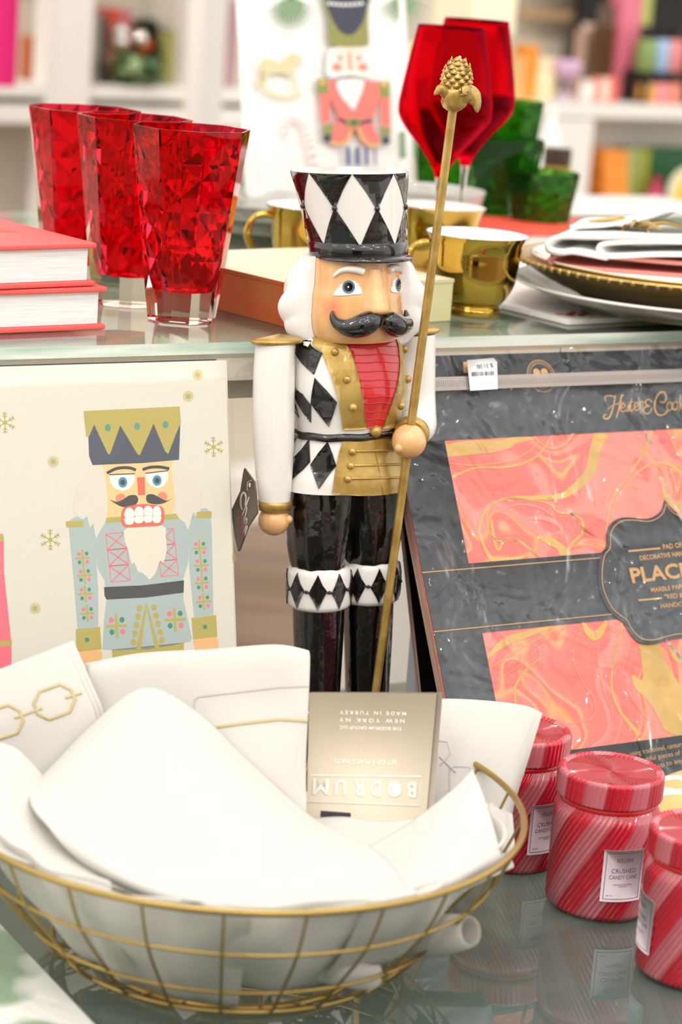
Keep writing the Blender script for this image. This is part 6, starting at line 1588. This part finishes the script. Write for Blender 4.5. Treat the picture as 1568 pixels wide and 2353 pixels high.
for st, x1, x0, y_, h in (('SET OF 4 PLACE MATS', 718, 365, 506, 26), ('THE BODRUM GROUP LLC', 745, 392, 320, 18), ('N E W   Y O R K   N Y', 760, 392, 276, 20), ('M A D E   I N   T U R K E Y', 768, 395, 234, 20)):
    ct.text(st, *ZG([(x1, y_), (x0, y_-8)]), h/2.45, 0, .0007, bold=.012)
ct.build('white_lettering', ['card_text'], ck)
b = MB(); q = at(766, 1903, 1.60)
o = b.box((q.x-.010, q.y, q.z-.012), (q.x+.012, q.y+.002, q.z+.012)).build('care_label', 'ink_dark'); tag(o, 'small dark sewn label peeping out under the beige card', 'label')
# C: the big soft fold sweeping from back left to the front
netC = [[(120, 1770), (225, 1660), (335, 1585), (450, 1640), (560, 1745), (700, 1872), (800, 1935)],
        [(80, 1810), (190, 1735), (330, 1690), (470, 1750), (590, 1830), (730, 1915), (860, 1960)],
        [(70, 1850), (180, 1850), (330, 1860), (480, 1890), (620, 1930), (760, 1970), (900, 1995)],
        [(110, 1900), (230, 1965), (370, 2010), (500, 2030), (640, 2045), (780, 2050), (930, 2035)],
        [(200, 1985), (300, 2030), (400, 2062), (520, 2080), (650, 2088), (800, 2085), (960, 2055)],
        [(250, 2010), (330, 2050), (420, 2076), (530, 2092), (655, 2098), (800, 2096), (965, 2066)]]
DC = [[1.585, 1.60, 1.605, 1.60, 1.59, 1.575, 1.56], [1.54, 1.55, 1.56, 1.55, 1.54, 1.53, 1.52], [1.50, 1.495, 1.49, 1.485, 1.48, 1.475, 1.47],
      [1.475, 1.45, 1.435, 1.43, 1.425, 1.425, 1.43], [1.455, 1.42, 1.40, 1.39, 1.385, 1.39, 1.40], [1.48, 1.45, 1.43, 1.42, 1.415, 1.42, 1.43]]
rC, fC, dC_ = cloth('linen_placemat', 'large plain white linen folded over the front of the basket, nearest the camera', netC, DC, th=.0022, m='linen_warm')
# C2: side fold on the left with faint chain, running down inside the rim
netC2 = [[(-60, 1700), (30, 1720), (100, 1790)], [(-60, 1820), (60, 1860), (150, 1900)], [(-50, 1930), (100, 1960), (230, 1985)], [(60, 1985), (190, 2020), (330, 2062)]]
DC2 = [[1.53, 1.54, 1.55], [1.49, 1.50, 1.51], [1.45, 1.46, 1.47], [1.42, 1.425, 1.43]]
rC2, fC2, dC2 = cloth('linen_placemat', 'white linen with a fine gold chain running down inside the left rim of the basket', netC2, DC2)
for x, y, a_ in ((8, 1775, 1.0), (50, 1850, 1.15), (90, 1930, 1.1), (140, 1985, .9)): link(dC2, x, y, 76, 28, a_, 4)
for x, y in ((28, 1812), (68, 1890), (115, 1958)): bar(dC2, x-9, y-16, x+9, y+16, 4)
dC2.build('gold_chain_embroidery', ['thread_gold'], fC2)
# D: front right sheet with a grey-gold chain
netD = [[(770, 1990), (860, 1945), (950, 1890), (1040, 1820), (1088, 1770)], [(790, 2030), (880, 1985), (970, 1930), (1060, 1890), (1120, 1860)], [(800, 2070), (900, 2035), (1000, 1985), (1080, 1955), (1140, 1930)], [(790, 2094), (900, 2078), (1010, 2040), (1090, 2000), (1150, 1968)], [(795, 2110), (905, 2092), (1012, 2055), (1092, 2015), (1155, 1980)]]
DD = [[1.52, 1.54, 1.56, 1.575, 1.585], [1.47, 1.49, 1.51, 1.53, 1.55], [1.43, 1.44, 1.46, 1.485, 1.515], [1.395, 1.405, 1.43, 1.46, 1.495], [1.42, 1.43, 1.45, 1.48, 1.51]]
rD, fD, dD = cloth('linen_placemat', 'white linen with a pale grey chain lying across the front right of the basket', netD, DD)
for x, y, w_, h_, a_ in ((975, 1890, 60, 42, -1.2), (970, 1960, 56, 42, -.6), (905, 2010, 66, 48, -.4)): link(dD, x, y, w_, h_, a_, 5)
bar(dD, 978, 1915, 972, 1940, 5); bar(dD, 950, 1975, 925, 1995, 5); bar(dD, 898, 2030, 898, 2075, 5)
dD.build('grey_chain_embroidery', ['thread_grey'], fD)
# floor layer of linen below the card
netF = [[(660, 1890), (780, 1880), (900, 1890), (1110, 1860)], [(660, 1960), (790, 1935), (910, 1945), (1110, 1930)], [(680, 2040), (800, 2000), (920, 2010), (1100, 2000)]]
cloth('linen_placemat', 'white linen seen just beneath the beige card in the middle of the basket', netF, [[1.60, 1.60, 1.60, 1.60], [1.56, 1.57, 1.57, 1.57], [1.50, 1.52, 1.52, 1.53]])
# D2: gathered edge at the right between D and E
netD2 = [[(1070, 1850), (1120, 1850), (1160, 1870)], [(1080, 1930), (1125, 1925), (1165, 1940)], [(1060, 2010), (1110, 1990), (1160, 1965)], [(1040, 2050), (1100, 2020), (1165, 1990)]]
DD2 = [[1.60]*3, [1.57]*3, [1.53, 1.54, 1.55], [1.48, 1.50, 1.53]]
cloth('linen_placemat', 'gathered white linen edge at the right rim of the basket beside the candle jars', netD2, DD2, layers=2, shift=(16, 4), dl=.008)
# linens pressed against the wires below the rim
def liner(a0, a1, z0, z1, seed, label, gap=.006, m='linen', fold=.004):
    random.seed(seed); ph = [random.uniform(0, 6) for _ in range(5)]; rows = []; back = []
    for j in range(15):
        t = j/14; z = lerp(z0, z1, t); row = []; bk_ = []
        for i in range(49):
            s = i/48; a = lerp(a0, a1, s); r = bowl_r(z) - gap - fold*(.5+.7*math.sin(9*a+ph[0]+45*z)+.5*math.sin(17*a+ph[1]-60*z)+.5*abs(math.sin(13*a+ph[3]+20*z)))
            zz = z + .008*math.sin(3*a+ph[2])*t*(1-t) ; zz = max(zz, .010); row.append((r*math.cos(a), r*math.sin(a), zz)); bk_.append(((r-.003)*math.cos(a), (r-.003)*math.sin(a), zz))
        rows.append(row); back.append(bk_)
    b = MB().grid(rows).grid([r[::-1] for r in back]); b.grid([rows[0], back[0]]); b.grid([rows[-1], back[-1]]); b.grid([[r[0] for r in rows], [r[0] for r in back]]); b.grid([[r[-1] for r in rows], [r[-1] for r in back]])
    o = b.build('linen_placemat', m, weld=1e-6); o.location = BC; tag(o, label, 'linen'); return o
liner(math.radians(172), math.radians(246), .022, .116, 1, 'white linen pressed against the wires at the left of the basket', .014)
liner(math.radians(236), math.radians(276), .016, .114, 2, 'white linen behind the wires at the front left of centre', .008)
liner(math.radians(262), math.radians(322), .030, .114, 3, 'white linen behind the wires at the front centre and right', .015)
liner(math.radians(300), math.radians(372), .040, .113, 4, 'white linen pressed against the wires at the far right', .009)
def fold_roll(label, pts, rad, wid, m='linen', flat=.55):
    P_ = [at(*p) for p in pts]; q = catmull(P_, 8); n_ = len(q)
    b = MB().tube(q, [rad*(.75+.25*math.sin(math.pi*i/(n_-1))) for i in range(n_)], 20, flat=flat, caps=False)
    inner = MB()
    b.tube(q, [rad*(.66+.25*math.sin(math.pi*i/(n_-1))) for i in range(n_)], 20, flat=flat, caps=False)
    o = b.build('linen_placemat', m, fix=False); tag(o, label, 'linen'); return o
fold_roll('rolled white linen edge seen through the front wires left of centre', [(420, 2105, 1.40), (470, 2135, 1.395), (560, 2175, 1.40), (650, 2205, 1.42)], .013, .1)
fold_roll('rolled white linen end sticking out through the wires at the right', [(860, 2165, 1.50), (960, 2155, 1.49), (1040, 2145, 1.475), (1082, 2140, 1.465)], .0135, .1, flat=1.0)
fold_roll('low white linen fold near the bottom wires, right of centre', [(640, 2190, 1.45), (740, 2225, 1.44), (840, 2245, 1.445), (870, 2240, 1.45)], .010, .1)
# corner poking below the basket at the front left
q = [on_z(372, 2285, .0012), on_z(470, 2318, .0012), on_z(424, 2344, .0012)]; b = MB()
qi = [(at(360, 2250, 1.50)), (at(500, 2270, 1.50))]
b.add([q[0], q[2], q[1], qi[1]*1, qi[0]*1], [(0, 1, 2, 3, 4)], 0, False); b.add([v+Vector((0, 0, .0016)) for v in [q[0], q[2], q[1], qi[1], qi[0]]], [(0, 1, 2, 3, 4)], 0, False)
b.add([q[0], q[2], q[0]+Vector((0, 0, .0016)), q[2]+Vector((0, 0, .0016))], [(0, 1, 3, 2)], 0, False); b.add([q[1], q[2], q[1]+Vector((0, 0, .0016)), q[2]+Vector((0, 0, .0016))], [(0, 1, 3, 2)], 0, False)
o = b.build('linen_placemat', 'linen', fix=False); tag(o, 'pointed linen corner poking out under the front left of the basket', 'linen')
# green leafy cloth at the lower left corner, flat on the glass
M['leaf_cloth'] = vary(mat('leaf_cloth', (226, 230, 218), .85), (150, 172, 144), (238, 238, 230), 16, lo=.44, hi=.52, detail=1.5)
gc = empty('printed_napkin', (0, 0, 0)); pts = [on_z(-40, 2085, .004), on_z(228, 2370, .004), on_z(-40, 2420, .004)]
e1 = (pts[1]-pts[0]); p4 = on_z(-420, 2420, .004); b = MB()
for k in range(3):
    z = .001+.0016*k; V_ = [Vector((p.x, p.y, z)) for p in (pts[0], pts[1], pts[1]+(p4-pts[0])*1.0, p4)]; T_ = [v+Vector((0, 0, .0013)) for v in V_]
    b.add(V_+T_, [(3, 2, 1, 0), (4, 5, 6, 7), (0, 1, 5, 4), (1, 2, 6, 5), (2, 3, 7, 6), (3, 0, 4, 7)], 0, False)
o = b.build('cloth_layers', 'leaf_cloth', gc); tag(gc, 'folded white napkin with a soft green leaf print at the lower left corner', 'napkin')
# gold and white napkin at the right margin behind the candles
M['gold_stripe'] = vary(mat('gold_stripe', (240, 236, 226), .8), (214, 184, 120), (246, 243, 236), 26, lo=.46, hi=.50, detail=0, stretch=(1, 2.5, 1))
netW = [[(1500, 1800), (1560, 1780), (1640, 1752)], [(1500, 1850), (1560, 1830), (1640, 1810)], [(1500, 1900), (1570, 1890), (1650, 1880)]]
cloth('printed_napkin', 'white napkin with gold brushmarks at the right margin, behind the candle jars', netW, [[1.80, 1.81, 1.83], [1.75, 1.76, 1.78], [1.73, 1.74, 1.76]], th=.003, m='gold_stripe', layers=2, dl=.008, cat='napkin', shift=(0, 4))
